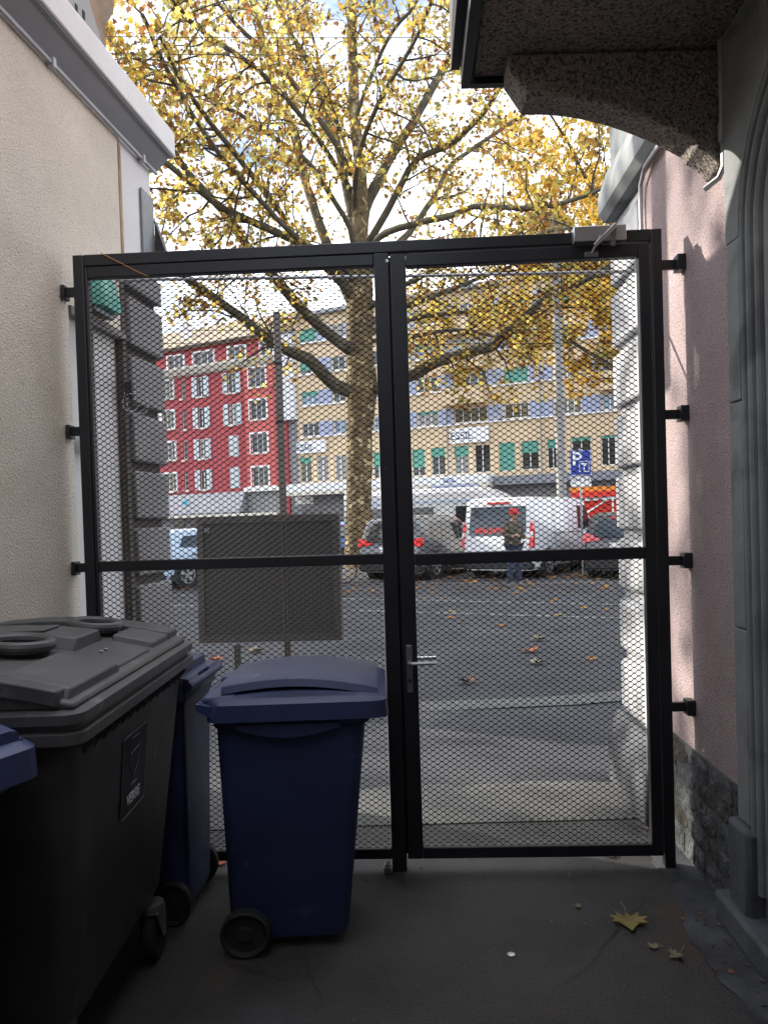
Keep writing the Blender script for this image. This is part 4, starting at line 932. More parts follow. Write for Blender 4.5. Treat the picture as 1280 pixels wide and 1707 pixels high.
def grow(tree, limbs, rr, m_leaf, density=1.0, local=False, sec_step=.46, leafsize=(.09, .20), droop=0.0, seclen=(1.0, 2.8), start=.25):
    sec = MB(); pts = []
    for (P, rad, opt) in limbs:
        Q, rq = resample(P, rad, .35)
        Q = Q + np.cumsum(rr.normal(size=Q.shape) * .012, 0)
        b = MB(); b.tube([tuple(q) for q in Q], [float(x) * rr.uniform(.94, 1.06) for x in rq], 10)
        b.build(opt.get('name', 'limb'), Mt[opt.get('mat', 'branch')], tree, local, angle=80)
        if opt.get('bare'): continue
        L_ = np.concatenate([[0], np.cumsum(np.linalg.norm(np.diff(Q, axis=0), axis=1))]); tot = L_[-1]
        s = tot * opt.get('start', start)
        while s < tot + .01:
            i = min(int(np.searchsorted(L_, s)), len(Q) - 1)
            d = Q[min(i+1, len(Q)-1)] - Q[max(i-1, 0)]; d /= np.linalg.norm(d) + 1e-9
            v = rr.normal(size=3); v -= d * v.dot(d); v /= np.linalg.norm(v) + 1e-9
            dd = d * rr.uniform(.2, .9) + v + np.array([0, 0, rr.uniform(-.35, .35) + opt.get('up', 0.0) - droop]); dd /= np.linalg.norm(dd)
            ln = rr.uniform(*seclen) * opt.get('len', 1.0); p = Q[i].copy(); path = [p.copy()]; n = 6
            for k in range(n):
                dd = dd + rr.normal(size=3) * .22; dd /= np.linalg.norm(dd); p = p + dd * ln / n; path.append(p.copy())
            r0_ = min(rq[i] * .55, .035)
            sec.tube([tuple(q) for q in path], list(np.linspace(r0_, .008, n + 1)), 4, cap=False)
            for k in range(1, n + 1):
                for rep in range(2):
                    if rr.rand() > .8 * density: continue
                    d3 = dd * .5 + rr.normal(size=3) * .8 + np.array([0, 0, -.25]); d3 /= np.linalg.norm(d3)
                    l3 = rr.uniform(.3, .9); e = path[k] + d3 * l3; mid = path[k] + d3 * l3 * .5 + rr.normal(size=3) * .05
                    sec.tube([tuple(path[k]), tuple(mid), tuple(e)], [.009, .007, .004], 3, cap=False)
                    m_ = max(1, int(rr.poisson(opt.get('lv', 7.5) * density)))
                    t = rr.uniform(.2, 1.1, m_)[:, None]
                    pts.append(path[k] + (e - path[k]) * t + rr.normal(size=(m_, 3)) * .11)
            s += sec_step * rr.uniform(.6, 1.4)
    stuff(sec.build('twigs', Mt['twig'], tree, local, smooth=False))
    P = np.concatenate(pts); add_leaves('foliage', P, rr, leafsize, m_leaf, tree, local=local)
    return len(P)

TY = 25.5
def lim(pts, r0_, r1_, y1, y0=TY, **o):
    n = len(pts); P = []
    for i, (x, y) in enumerate(pts):
        t = i / (n - 1); P.append(at(x, y, y0 + (y1) * t))
    return ([tuple(p) for p in P], list(np.linspace(r0_ * .98, max(r1_ * 1.35, r0_ * .34), n)), o)
base = gnd(600, 945)
tree = thing('plane_tree', 'big plane tree with pale bark and yellow leaves behind the parked cars', 'tree', (base.x, TY, 0), 0, 'plane trees along the street')
rr = np.random.RandomState(4)
tb = at(600, 944, TY)
trunkP = [(tb.x, TY, -.05), tuple(at(600, 900, TY)), tuple(at(598, 800, TY)), tuple(at(600, 700, TY)), tuple(at(602, 640, TY)), tuple(at(600, 560, TY)), tuple(at(598, 480, TY)), tuple(at(596, 420, TY)), tuple(at(600, 300, TY)), tuple(at(590, 200, TY)), tuple(at(588, 100, TY)), tuple(at(588, 0, TY)), tuple(at(592, -160, TY))]
k_ = TY / FPX
trunkR = [31*k_, 25*k_, 21*k_, 22*k_, 27*k_, 22.5*k_, 24*k_, 17*k_, 11*k_, 9.5*k_, 9*k_, 8*k_, 5*k_]
limbs = [
 (trunkP, trunkR, dict(name='trunk', mat='bark', start=.55)),
 lim([(597, 655), (560, 645), (535, 622), (512, 600), (485, 590), (455, 575), (420, 545), (360, 500), (308, 465), (265, 420), (215, 350)], .24, .05, -4),
 lim([(594, 590), (565, 572), (535, 548), (500, 515), (470, 478), (445, 448), (416, 415), (370, 350), (317, 296), (285, 250), (260, 211), (225, 140)], .21, .04, -5),
 lim([(588, 500), (545, 440), (500, 405), (460, 386), (416, 366), (370, 340), (338, 317), (268, 260), (205, 190)], .15, .04, -8),
 lim([(585, 500), (560, 440), (546, 404), (520, 330), (502, 274), (495, 218), (462, 165), (446, 84), (421, 0), (380, -100)], .19, .05, 1),
 lim([(585, 490), (540, 440), (495, 402), (470, 352), (428, 299), (400, 264), (345, 190), (300, 130), (270, 60)], .12, .03, -9),
 lim([(590, 430), (583, 380), (548, 323), (512, 274), (470, 243), (421, 207), (380, 180), (325, 150), (240, 110)], .10, .03, -5),
 lim([(592, 380), (576, 316), (565, 239), (548, 200), (520, 116), (481, 53), (467, 17), (440, -60)], .16, .05, 3),
 lim([(585, 290), (569, 253), (505, 158), (467, 105), (414, 60), (370, 10), (330, -60)], .11, .03, -4),
 lim([(598, 430), (607, 352), (632, 302), (653, 260), (688, 207), (716, 155), (738, 116), (765, 80), (800, 20), (840, -60)], .21, .06, 2),
 lim([(604, 450), (618, 401), (646, 355), (671, 306), (699, 264), (748, 243), (787, 207), (818, 169), (850, 110), (880, 40)], .14, .04, -4),
 lim([(606, 460), (628, 397), (681, 373), (752, 355), (787, 341), (850, 345), (920, 340), (985, 318), (1040, 290)], .13, .03, -6, lv=10.0),
 lim([(610, 470), (640, 430), (681, 394), (702, 366), (730, 323), (748, 281), (787, 253), (847, 211), (890, 180), (950, 120)], .13, .04, 4),
 lim([(610, 655), (645, 640), (690, 625), (726, 606), (791, 586), (824, 576), (840, 556), (863, 540), (900, 505), (940, 482), (990, 462), (1050, 430)], .20, .06, -4, lv=10.0),
 lim([(610, 540), (650, 520), (690, 505), (730, 490), (780, 470), (850, 440), (930, 420)], .13, .04, 5, lv=12.0),
 lim([(605, 560), (640, 545), (700, 530), (780, 520), (860, 500), (950, 480)], .12, .03, 9, up=-.1, lv=13.0),
 lim([(592, 350), (600, 260), (640, 160), (700, 60), (740, -40)], .10, .03, -6),
 lim([(590, 200), (620, 110), (650, 50), (690, 0), (720, -80)], .07, .03, -3),
 lim([(588, 470), (560, 430), (500, 400), (430, 330), (350, 230), (290, 130), (240, 30)], .10, .03, -10, lv=8.0),
 lim([(590, 330), (540, 240), (450, 130), (330, 40), (250, -40)], .09, .03, -9, lv=8.0),
 lim([(604, 520), (680, 470), (760, 430), (850, 400), (930, 380), (1000, 390)], .10, .03, -8, lv=8.0),
 lim([(604, 570), (690, 560), (760, 548), (830, 560), (900, 575)], .09, .03, 3, lv=8.0),
 lim([(596, 300), (560, 200), (520, 60), (500, -60)], .08, .03, 6),
]
nl = grow(tree, limbs, rr, Mt['leaf'], .98, leafsize=(.085, .19))
# a generic street tree, copied along the row
def make_tree(name, lab, loc, seed, m_leaf, h=15.0, spread=6.0, dens=1.0, grp='plane trees along the street'):
    t = thing(name, lab, 'tree', loc, 0, grp); rr = np.random.RandomState(seed)
    tr = [(0, 0, -.05), (0.02, 0, 2), (.05, .05, 4.5), (0, .1, 7), (-.1, 0, 10), (0, 0, h - 1)]
    L_ = [(tr, [.5, .38, .36, .25, .16, .05], dict(name='trunk', mat='bark', start=.55))]
    for k in range(15):
        a = k * 2.4 + rr.uniform(-.3, .3); z0 = 5.6 + k * .42; ln = spread * rr.uniform(.75, 1.1) * (1 - .25 * k / 15); up = rr.uniform(.25, .9) + .05 * k
        P = []
        for s in np.linspace(0, 1, 6):
            P.append((math.cos(a + .2*s) * ln * s, math.sin(a + .2*s) * ln * s, z0 + ln * up * s - .8 * s * s + rr.uniform(-.15, .15)))
        L_.append((P, list(np.linspace(.16, .035, 6)), dict()))
    grow(t, L_, rr, m_leaf, dens, local=True, leafsize=(.14, .26)); return t
gt = make_tree('plane_tree', 'golden plane tree whose crown shows behind the right end of the gate', (12.6, 34.0, 0), 9, Mt['leaf_r'], 15.5, 9.0, 1.2)
for (x, y, rz, sc_, wh_) in ((-19.5, 21.4, 2.3, .82, 'nearest to the gate'), (-30.0, 26.5, 5.0, 1.1, 'farthest along the kerb'), (-11.6, 16.7, .6, .75, 'smallest of the row')):
    c = copy_tree(gt); c.location = (x, y, 0); c.rotation_euler = (0, 0, rz); c.scale = (sc_,) * 3; c['label'] = 'plane tree shading the road from the left, ' + wh_

# ------------------------------------------------------------------ vehicles
def wheel_parts(par, x, y, r, w_, side, spokes=5):
    """x forward, y lateral (side=+1 left)"""
    b = MB(); b.disc((x, y, r), (0, side, 0), r, w_, 28, [(r*.62, -w_/2), (r*.92, -w_/2), (r, -w_*.32), (r, w_*.32), (r*.92, w_/2), (r*.68, w_/2), (r*.66, w_*.35)]); wh = b.build('wheel', Mt['rubber'], par, True, angle=30)
    b = MB(); b.disc((x, y + side*w_*.40, r), (0, side, 0), r*.64, .02, 24, [(r*.66, -.02), (r*.66, .03), (r*.60, .03), (r*.58, -.01), (.02, -.012)])
    for k in range(spokes):
        a = 2*math.pi*k/spokes + .3; ca, sa = math.cos(a), math.sin(a)
        b.add([(x + ca*.03 - sa*.03, y + side*(w_*.40+.028), r + sa*.03 + ca*.03), (x + ca*.03 + sa*.03, y + side*(w_*.40+.028), r + sa*.03 - ca*.03),
               (x + ca*r*.62 + sa*.05, y + side*(w_*.40+.026), r + sa*r*.62 - ca*.05), (x + ca*r*.62 - sa*.05, y + side*(w_*.40+.026), r + sa*r*.62 + ca*.05)], [(0, 1, 2, 3)])
    b.disc((x, y + side*(w_*.40+.02), r), (0, side, 0), .05, .03, 12); b.build('rim', Mt['rim'], wh, True, angle=30)
def car(name, label, cat, loc, rz, paint, L=4.4, W=1.8, H=1.6, kind='suv', group='cars parked in the row', letter=None, wheel_r=.34):
    """local +x = forward; rear bumper at x=0"""
    t = thing(name, label, cat, loc, rz, group); hw = W / 2
    gc_ = .22
    if kind == 'van':
        top = [(0.02, .45), (.0, .95), (.06, 1.05), (.20, H - .12), (.30, H), (L*.62, H), (L*.70, H - .06), (L*.84, 1.10), (L*.97, .92), (L, .70), (L, .35)]
        glass_z = 1.08
    else:
        top = [(.05, .45), (0, .70), (.05, .98), (.36, H - .10), (.62, H), (L*.48, H + .01), (L*.58, H - .06), (L*.74, .99), (L*.93, .84), (L, .66), (L - .02, .35)]
        glass_z = .95
    # body loft: cross-sections at stations along x, narrowing above the waist
    def topz(x):
        for (a, b_) in zip(top[:-1], top[1:]):
            if a[0] <= x <= b_[0] and b_[0] > a[0]: return a[1] + (b_[1] - a[1]) * (x - a[0]) / (b_[0] - a[0])
        return top[0][1]
    xs_ = sorted({0.0, .03, .08, .16, .26, .36, .5, .62, *np.linspace(.8, L*.5, 5), L*.58, L*.62, L*.66, L*.70, L*.74, L*.80, L*.86, L*.93, L*.97, L})
    rings = []
    for x in xs_:
        zt = max(topz(x), .5); e = .90 if x < .08 else (.96 if x < .2 else 1.0)
        if x > L*.9: e = 1.0 - .16 * ((x - L*.9) / (L*.1)) ** 2
        tum = 0.86 if kind != 'van' else .93
        wl = min(glass_z, zt - .06); k = (zt - glass_z) / (H - glass_z); k = min(max(k, 0), 1); wt = hw * e * (1 - (1 - tum) * k)
        ring = [(x, -hw*e*.93, gc_), (x, -hw*e*.99, gc_ + .22), (x, -hw*e, .62 if zt > .66 else zt - .1), (x, -hw*e*.985, wl), (x, -wt, zt - .05), (x, -wt*.86, zt), (x, 0, zt + .015), (x, wt*.86, zt), (x, wt, zt - .05),
                (x, hw*e*.985, wl), (x, hw*e, .62 if zt > .66 else zt - .1), (x, hw*e*.99, gc_ + .22), (x, hw*e*.93, gc_)]
        rings.append(ring)
    b = MB(); b.loft(rings); body = b.build('body', paint, t, True, angle=38)
    def sidepoint(x, z_, s):      # point on the body side, slightly proud
        zt = topz(x); k = min(max((z_ - glass_z) / max(zt - .05 - glass_z, .01), 0), 1); tum = 0.86 if kind != 'van' else .93
        kk = min(max((zt - glass_z) / (H - glass_z), 0), 1)
        return (x, s * (hw*.985 + (hw * (1 - (1 - tum)*kk) - hw*.985) * k + .006), z_)
    for s in (-1, 1):      # side windows
        if kind == 'van': sets = [[(L*.60, 1.15), (L*.79, 1.15), (L*.735, H - .32), (L*.69, H - .22), (L*.60, H - .22)]]
        else: sets = [[(.62, 1.02), (1.25, 1.0), (1.25, H - .14), (.78, H - .18)], [(1.30, 1.0), (L*.52, .99), (L*.52, H - .14), (1.30, H - .13)], [(L*.535, .99), (L*.69, .99), (L*.585, H - .17), (L*.535, H - .14)]]
        for q in sets:
            vs = [sidepoint(x, z_, s) for x, z_ in q]; vs2 = [(x, y - s*.02, z_) for x, y, z_ in vs]; n = len(q)
            b = MB(); b.add(vs + vs2, [tuple(range(n)), tuple(range(2*n-1, n-1, -1))] + [(i, (i+1) % n, n + (i+1) % n, n + i) for i in range(n)]); b.build('side_window', Mt['carglass'], t, True, smooth=False)
        b = MB(); b.box(.3, L - .3, s*(hw + .004) - .012, s*(hw + .004) + .012, gc_ - .02, gc_ + (.14 if kind != 'van' else .06)); b.build('sill_cladding', Mt['cladding'], t, True, bevel=.01)
        yy = s * (hw + .10); xm = L * (.755 if kind == 'van' else .68); zm = glass_z + .12
        b = MB(); b.loft([rrect(.05, .08, .03, zm - (.16 if kind == 'van' else .06), xm, yy), rrect(.07, .10, .03, zm, xm, yy), rrect(.05, .09, .03, zm + (.18 if kind == 'van' else .10), xm, yy)]); b.box(xm - .03, xm + .03, min(s*hw*.93, yy), max(s*hw*.93, yy), zm - .05, zm); b.build('wing_mirror', Mt['cladding'] if kind == 'van' else paint, t, True)
        b = MB(); xh = 1.0 if kind != 'van' else L*.62; b.box(xh, xh + .2, s*(hw + .002), s*(hw + .02), glass_z - .14, glass_z - .11); b.build('door_handle', Mt['cladding'], t, True)
        if kind == 'van':
            b = MB()
            for xx in (L*.27, L*.595): b.box(xx, xx + .012, s*(hw*.985 + .0005), s*(hw*.985 + .009), .40, 1.08); b.prism([(xx, 1.085), (xx + .012, 1.085), (xx + .012, H - .12), (xx, H - .12)], 0, 1, lambda a, p, q: (p, s * (sidepoint(p, q, 1)[1] - .006 + .006 * a), q))
            b.box(L*.27, L*.595, s*(hw*.985), s*(hw*.985 + .010), 1.065, 1.085); b.build('door_seam', Mt['cladding'], t, True)
            b = MB(); b.box(L*.30, L*.93, s*(hw*.985), s*(hw + .012), .44, .52); b.build('side_moulding', Mt['cladding'], t, True, bevel=.006)
    # rear glass, lights, bumper, plate
    z0, z1 = (1.10, H - .22) if kind == 'van' else (1.02, H - .16)
    def rx(z_):
        for (a, b_) in zip(top[:5], top[1:5]):
            if a[1] <= z_ <= b_[1]: return a[0] + (b_[0] - a[0]) * (z_ - a[1]) / (b_[1] - a[1])
        return 0
    b = MB(); gw = hw * .80 if kind == 'van' else hw*.74; tw = .95 if kind == 'van' else .84
    pts = [(-gw*.93, z0 - .04), (gw*.93, z0 - .04), (gw, z0 + .06), (gw*tw, z1), (-gw*tw, z1), (-gw, z0 + .06)]
    vs = [(rx(z_) - .022, y, z_) for y, z_ in pts]; vs2 = [(x + .03, y, z_) for x, y, z_ in vs]; n = len(pts)
    b.add(vs + vs2, [tuple(range(n - 1, -1, -1)), tuple(range(n, 2*n))] + [(i, (i+1) % n, n + (i+1) % n, n + i) for i in range(n)]); rg = b.build('rear_window', Mt['carglass'], t, True, smooth=False)
    for s in (-1, 1):
        b = MB()
        if kind == 'van':
            b.prism([(hw - .10, .78), (hw + .006, .78), (hw + .006, 1.28), (hw - .03, 1.42), (hw - .08, 1.30)], -.018, .10, lambda a, p, q: (a + rx(q), s * (p - (max(0, q - glass_z)) * .10), q)); tl = b.build('tail_light', Mt['taillight'], t, True)
            b = MB(); b.prism([(hw - .085, 1.02), (hw + .0, 1.02), (hw - .005, 1.16), (hw - .075, 1.16)], -.024, .02, lambda a, p, q: (a + rx(q), s * (p - (max(0, q - glass_z)) * .10), q)); b.build('reverse_lens', Mt['tail_w'], tl, True)
        else:
            b.prism([(hw - .42, .92), (hw - .02, .86), (hw - .0, .98), (hw - .04, 1.08), (hw - .42, 1.0)], -.02, .16, lambda a, p, q: (a + rx(q), s * p, q)); b.build('tail_light', Mt['taillight'], t, True)
        b = MB(); b.box(-.028, .02, s*hw*.82 - .07, s*hw*.82 + .07, .44, .50); b.build('reflector', Mt['taillight'], t, True)
    b = MB(); b.box(-.025, .35, -hw*.94, hw*.94, gc_ + .02, .50 if kind == 'van' else .56); b.build('rear_bumper', Mt['cladding'], t, True, bevel=.03)
    b = MB(); b.box(rx(.8) - .028, rx(.8) + .02, -.25, .25, .62 if kind == 'van' else .74, .73 if kind == 'van' else .85); b.build('number_plate', Mt['plate'], t, True, bevel=.004)
    b = MB(); b.box(rx(H - .1) - .04, rx(H - .1) + .1, -.3, .3, H - .16, H - .11); b.build('brake_light', Mt['taillight'], t, True, bevel=.008)
    # windscreen and headlights
    b = MB(); xa, xb = (L*.715, L*.83) if kind == 'van' else (L*.60, L*.725)
    b.add([(xa, -hw*.78, topz(xa) + .022), (xa, hw*.78, topz(xa) + .022), (xb, hw*.88, topz(xb) + .025), (xb, -hw*.88, topz(xb) + .025)], [(0, 1, 2, 3)]); b.build('windscreen', Mt['carglass'], t, True)
    for s in (-1, 1):
        b = MB(); b.box(L - .22, L + .005, s*hw*.70 - .2, s*hw*.70 + .12, .62, .74); b.build('headlight', Mt['tail_w'], t, True, bevel=.02)
    for (x) in (.82 if kind != 'van' else .95, L - (.85 if kind != 'van' else .95)):
        for s in (-1, 1):
            b = MB(); b.disc((x, s*(hw - .09), wheel_r), (0, s, 0), wheel_r + .06, .19, 24, [(wheel_r + .06, -.1), (wheel_r + .06, .0955), (.05, .0955)]); b.build('wheel_arch', Mt['cladding'], t, True)
            wheel_parts(t, x, s*(hw - .075), wheel_r, .2, s)
    if letter:
        zz = z0 + .09; put_text(letter, .20, Mt['redtext'], (rx(zz) - .027, .12, zz), (0, -1, 0), (rx(zz + .1) - rx(zz - .1), 0, .2), rg, 'lettering', .002, .004, True)
    return t
def park(px, Y, yaw, side, W):
    """rear-right corner at pixel column px and depth Y; returns rear-centre location and z rotation"""
    p = at(px, 960, Y); f = Vector((math.sin(yaw), math.cos(yaw), 0)); l = Vector((-f.y, f.x, 0))
    c = Vector((p.x, p.y, 0)) + l * (W / 2); return (c.x, c.y, -.012), math.atan2(f.y, f.x)
YAW = R(30)
l_, r_ = park(889, 18.4, R(34), 1, 1.92)
car('parked_van', 'white panel van with red lettering on its rear window', 'van', l_, r_, Mt['vanwhite'], 5.3, 1.92, 2.0, 'van', letter='MALSWISS', wheel_r=.34)
l_, r_ = park(702, 18.9, YAW, 1, 1.82)
car('parked_car', 'metallic grey SUV parked just left of the white van', 'car', l_, r_, Mt['suvgrey'], 4.45, 1.82, 1.62)
l_, r_ = park(1104, 17.4, R(29), 1, 1.80)
car('parked_car', 'black car parked just right of the white van', 'car', l_, r_, Mt['cardark'], 4.4, 1.80, 1.56)
l_, r_ = park(268, 18.5, R(36), 1, 1.78)
car('parked_car', 'pale bluish car half hidden between the grey pillar and notice board', 'car', l_, r_, Mt['carblue'], 4.2, 1.76, 1.46, wheel_r=.34)
Mt['darkblue'] = mat('blue_car_paint', (.04, .12, .36), .25, coat=.5)
l_, r_ = park(594, 28.5, R(26), 1, 1.75)
car('parked_car', 'blue car showing only between the notice board and the plane trunk', 'car', l_, r_, Mt['darkblue'], 4.2, 1.75, 1.5)
# white motorhome behind the row
cv = at(690, 870, 31.0)
cmp_ = thing('motorhome', 'long white motorhome parked behind the grey SUV', 'motorhome', (cv.x, cv.y, 0), math.atan2(E1.y, E1.x), None)
b = MB(); b.loft([[(-2.6, y, z_) for y, z_ in ((-1.05, .4), (1.05, .4), (1.05, 2.5), (.9, 2.66), (-.9, 2.66), (-1.05, 2.5))], [(3.0, y, z_) for y, z_ in ((-1.05, .4), (1.05, .4), (1.05, 2.5), (.9, 2.66), (-.9, 2.66), (-1.05, 2.5))], [(3.7, y, z_) for y, z_ in ((-1.0, .4), (1.0, .4), (1.0, 2.1), (.85, 2.35), (-.85, 2.35), (-1.0, 2.1))], [(4.7, y, z_) for y, z_ in ((-.95, .4), (.95, .4), (.95, 1.0), (.8, 1.15), (-.8, 1.15), (-.95, 1.0))]])
b.build('body', Mt['vanwhite'], cmp_, True, bevel=.04, angle=30)
for x0, x1 in ((-1.9, -.9), (.2, 1.3), (2.2, 2.9)):
    b = MB(); b.box(x0, x1, -1.075, -1.04, 1.35, 1.95); b.build('side_window', Mt['carglass'], cmp_, True, bevel=.01)
b = MB(); b.box(-2.5, 3.0, -1.07, -1.045, 2.10, 2.2); b.build('trim_stripe', Mt['carblue'], cmp_, True)
b = MB(); b.box(1.0, 2.6, -.6, .6, 2.665, 2.80); b.build('roof_box', Mt['bluepanel'], cmp_, True, bevel=.03)
for x in (-1.6, 3.3):
    for s in (-1, 1): wheel_parts(cmp_, x, s*.95, .34, .2, s)
# red stall behind the black car
st = at(1003, 860, 24.0)
sl2 = thing('red_stall', 'red tarpaulin stall, sunlit top painted orange, behind the parked black car', 'stall', (st.x, st.y, 0), math.atan2(E1.y, E1.x))
def bent(x0, x1, y0, y1, z0, z1, sag, name, m, n=8):
    b = MB(); rr2 = random.Random(int(x0 * 100) + int(z0 * 77)); rings = []
    for i in range(n + 1):
        x = x0 + (x1 - x0) * i / n; o = rr2.uniform(-sag, sag)
        rings.append([(x, y0 + o, z0 + rr2.uniform(-sag, sag)), (x, y1 + o, z0), (x, y1 + o*.5, z1), (x, y0 + o*.5, z1 + rr2.uniform(-sag, sag) * .4)])
    b.loft(rings); return b.build(name, Mt[m], sl2, True, angle=60)
bent(-.75, 1.6, -1.0, 1.2, 2.18, 2.32, .02, 'canopy', 'redfab_sunlit'); bent(-.72, 1.58, -1.02, -.96, 2.02, 2.18, .03, 'valance', 'redfab')
bent(-.45, 1.6, -.9, -.6, 1.05, 1.92, .10, 'drape', 'redfab'); bent(-.6, 1.4, -.7, .9, .2, 1.0, .02, 'counter', 'redfab')
for x in (-.7, .5, 1.5):
    for y in (-.95, 1.1):
        b = MB(); b.tube([(x, y, 0), (x, y, 2.2)], .03, 8); b.build('pole', Mt['frame_w'], sl2, True)
b = MB(); b.tube([(-.7, -.97, 1.92), (1.5, -.97, 1.98)], .03, 6); b.tube([(-.7, -.97, 1.3), (.5, -.97, 2.0)], .03, 6); b.build('strut', Mt['frame_w'], sl2, True)
# bicycle, only its rear wheel shows beside the notice board
bk = gnd(574, 973)
bi = thing('bicycle', 'dark bicycle parked before the verge with one wheel beside the board', 'bicycle', (bk.x, bk.y, 0), R(170))
for x in (0, 1.02):
    b = MB(); b.torus((x, 0, .33), (0, 1, 0), .315, .018, 32, 6); wv = b.build('wheel', Mt['rubber'], bi, True)
    b = MB()
    for k in range(12): a = k * math.pi / 6; b.tube([(x, 0, .33), (x + .31*math.cos(a), 0, .33 + .31*math.sin(a))], .0025, 3)
    b.disc((x, 0, .33), (0, 1, 0), .03, .08, 10); b.build('spokes', Mt['rim'], wv, True)
b = MB()
for P in ([(0, 0, .33), (.42, 0, .28), (.87, 0, .70), (.28, 0, .75), (.42, 0, .28)], [(0, 0, .33), (.28, 0, .75), (.25, 0, .85)], [(1.02, 0, .33), (.86, 0, .76), (.83, 0, .95)]): b.tube(P, .017, 8)
b.build('frame', Mt['cladding'], bi, True)
b = MB(); b.tube([(.76, -.28, .99), (.84, -.12, .97), (.84, .12, .97), (.76, .28, .99)], .013, 8); b.build('handlebar', Mt['cladding'], bi, True)
b = MB(); b.loft([[(.10, -.07, .86), (.10, .07, .86), (.10, .07, .90), (.10, -.07, .90)], [(.36, -.02, .87), (.36, .02, .87), (.36, .02, .90), (.36, -.02, .90)]]); b.build('saddle', Mt['rubber'], bi, True)

# ------------------------------------------------------------------ person
def skinned(name, nodes, edges, radii, m, parent, sub=2, root=0):
    me = bpy.data.meshes.new(name); me.from_pydata(nodes, edges, []); me.materials.append(m)
    o = bpy.data.objects.new(name, me); link(o, parent, True)
    sk = o.modifiers.new('skin', 'SKIN'); sk.use_smooth_shade = True
    sb = o.modifiers.new('sub', 'SUBSURF'); sb.levels = sub; sb.render_levels = sub
    if not me.skin_vertices: 
        bpy.context.view_layer.objects.active = o
    for i, r in enumerate(radii):
        v = me.skin_vertices[0].data[i]; v.radius = r if isinstance(r, tuple) else (r, r); v.use_root = (i == root)
    return o
pf = gnd(858, 977)
ps = thing('person', 'person in red cap and dark patterned jacket standing behind the white van', 'person', (pf.x, pf.y, -.012), R(-62))
# local +x = facing direction; person turned away to the right
N_ = {'pel': (0, 0, .92), 'ab': (.01, 0, 1.06), 'chest': (0, 0, 1.28), 'neckb': (0, 0, 1.42), 'neck': (.015, 0, 1.48), 'head': (.03, 0, 1.58), 'crown': (.02, 0, 1.67),
      'shL': (0, .17, 1.37), 'elL': (-.02, .23, 1.12), 'wrL': (.17, .17, 1.06), 'haL': (.24, .14, 1.08), 'shR': (0, -.17, 1.37), 'elR': (-.02, -.23, 1.12), 'wrR': (.18, -.15, 1.10), 'haR': (.25, -.12, 1.13),
      'hiL': (0, .09, .86), 'knL': (.03, .10, .49), 'anL': (-.02, .11, .09), 'hiR': (0, -.09, .86), 'knR': (.02, -.10, .49), 'anR': (-.03, -.12, .09)}
rad = {'pel': .135, 'ab': .125, 'chest': (.155, .125), 'neckb': .08, 'neck': .055, 'head': (.085, .10), 'crown': .07, 'shL': .065, 'elL': .043, 'wrL': .03, 'haL': .033, 'shR': .065, 'elR': .043, 'wrR': .03, 'haR': .033,
       'hiL': .095, 'knL': .06, 'anL': .042, 'hiR': .095, 'knR': .06, 'anR': .042}
ed = [('pel', 'ab'), ('ab', 'chest'), ('chest', 'neckb'), ('neckb', 'neck'), ('neck', 'head'), ('head', 'crown'), ('chest', 'shL'), ('shL', 'elL'), ('elL', 'wrL'), ('wrL', 'haL'), ('chest', 'shR'), ('shR', 'elR'), ('elR', 'wrR'), ('wrR', 'haR'),
      ('pel', 'hiL'), ('hiL', 'knL'), ('knL', 'anL'), ('pel', 'hiR'), ('hiR', 'knR'), ('knR', 'anR')]
for s, w_ in (('L', 1), ('R', -1)):
    hx, hy, hz = N_['ha' + s]
    for k, (dy, ln) in enumerate(((.027, .07), (.009, .08), (-.009, .075), (-.027, .06))):
        a, c = 'f%s%da' % (s, k), 'f%s%db' % (s, k)
        N_[a] = (hx + .03, hy + dy, hz + .005); N_[c] = (hx + ln, hy + dy, hz - .03); rad[a] = .009; rad[c] = .008; ed += [('ha' + s, a), (a, c)]
    N_['th' + s] = (hx + .02, hy - w_ * .05, hz + .025); rad['th' + s] = .010; ed.append(('ha' + s, 'th' + s))
keys = list(N_); ix = {k: i for i, k in enumerate(keys)}
skinned('body', [N_[k] for k in keys], [(ix[a], ix[c]) for a, c in ed], [rad[k] for k in keys], Mt['skin'], ps, 2)
def sub_skin(name, ks, es, grow_, m, over={}):
    ixx = {k: i for i, k in enumerate(ks)}
    rs = []
    for k in ks:
        r = over.get(k, rad[k]); rs.append(tuple(x + grow_ for x in r) if isinstance(r, tuple) else r + grow_)
    return skinned(name, [N_[k] for k in ks], [(ixx[a], ixx[c]) for a, c in es], rs, m, ps, 2)
sub_skin('jacket', ['ab', 'pel', 'chest', 'neckb', 'shL', 'elL', 'wrL', 'shR', 'elR', 'wrR'], [('pel', 'ab'), ('ab', 'chest'), ('chest', 'neckb'), ('chest', 'shL'), ('shL', 'elL'), ('elL', 'wrL'), ('chest', 'shR'), ('shR', 'elR'), ('elR', 'wrR')], .026, Mt['jacket'], {'pel': .14})
sub_skin('trousers', ['pel', 'hiL', 'knL', 'anL', 'hiR', 'knR', 'anR'], [('pel', 'hiL'), ('hiL', 'knL'), ('knL', 'anL'), ('pel', 'hiR'), ('hiR', 'knR'), ('knR', 'anR')], .02, Mt['jeans'], {'pel': .12, 'anL': .05, 'anR': .05})
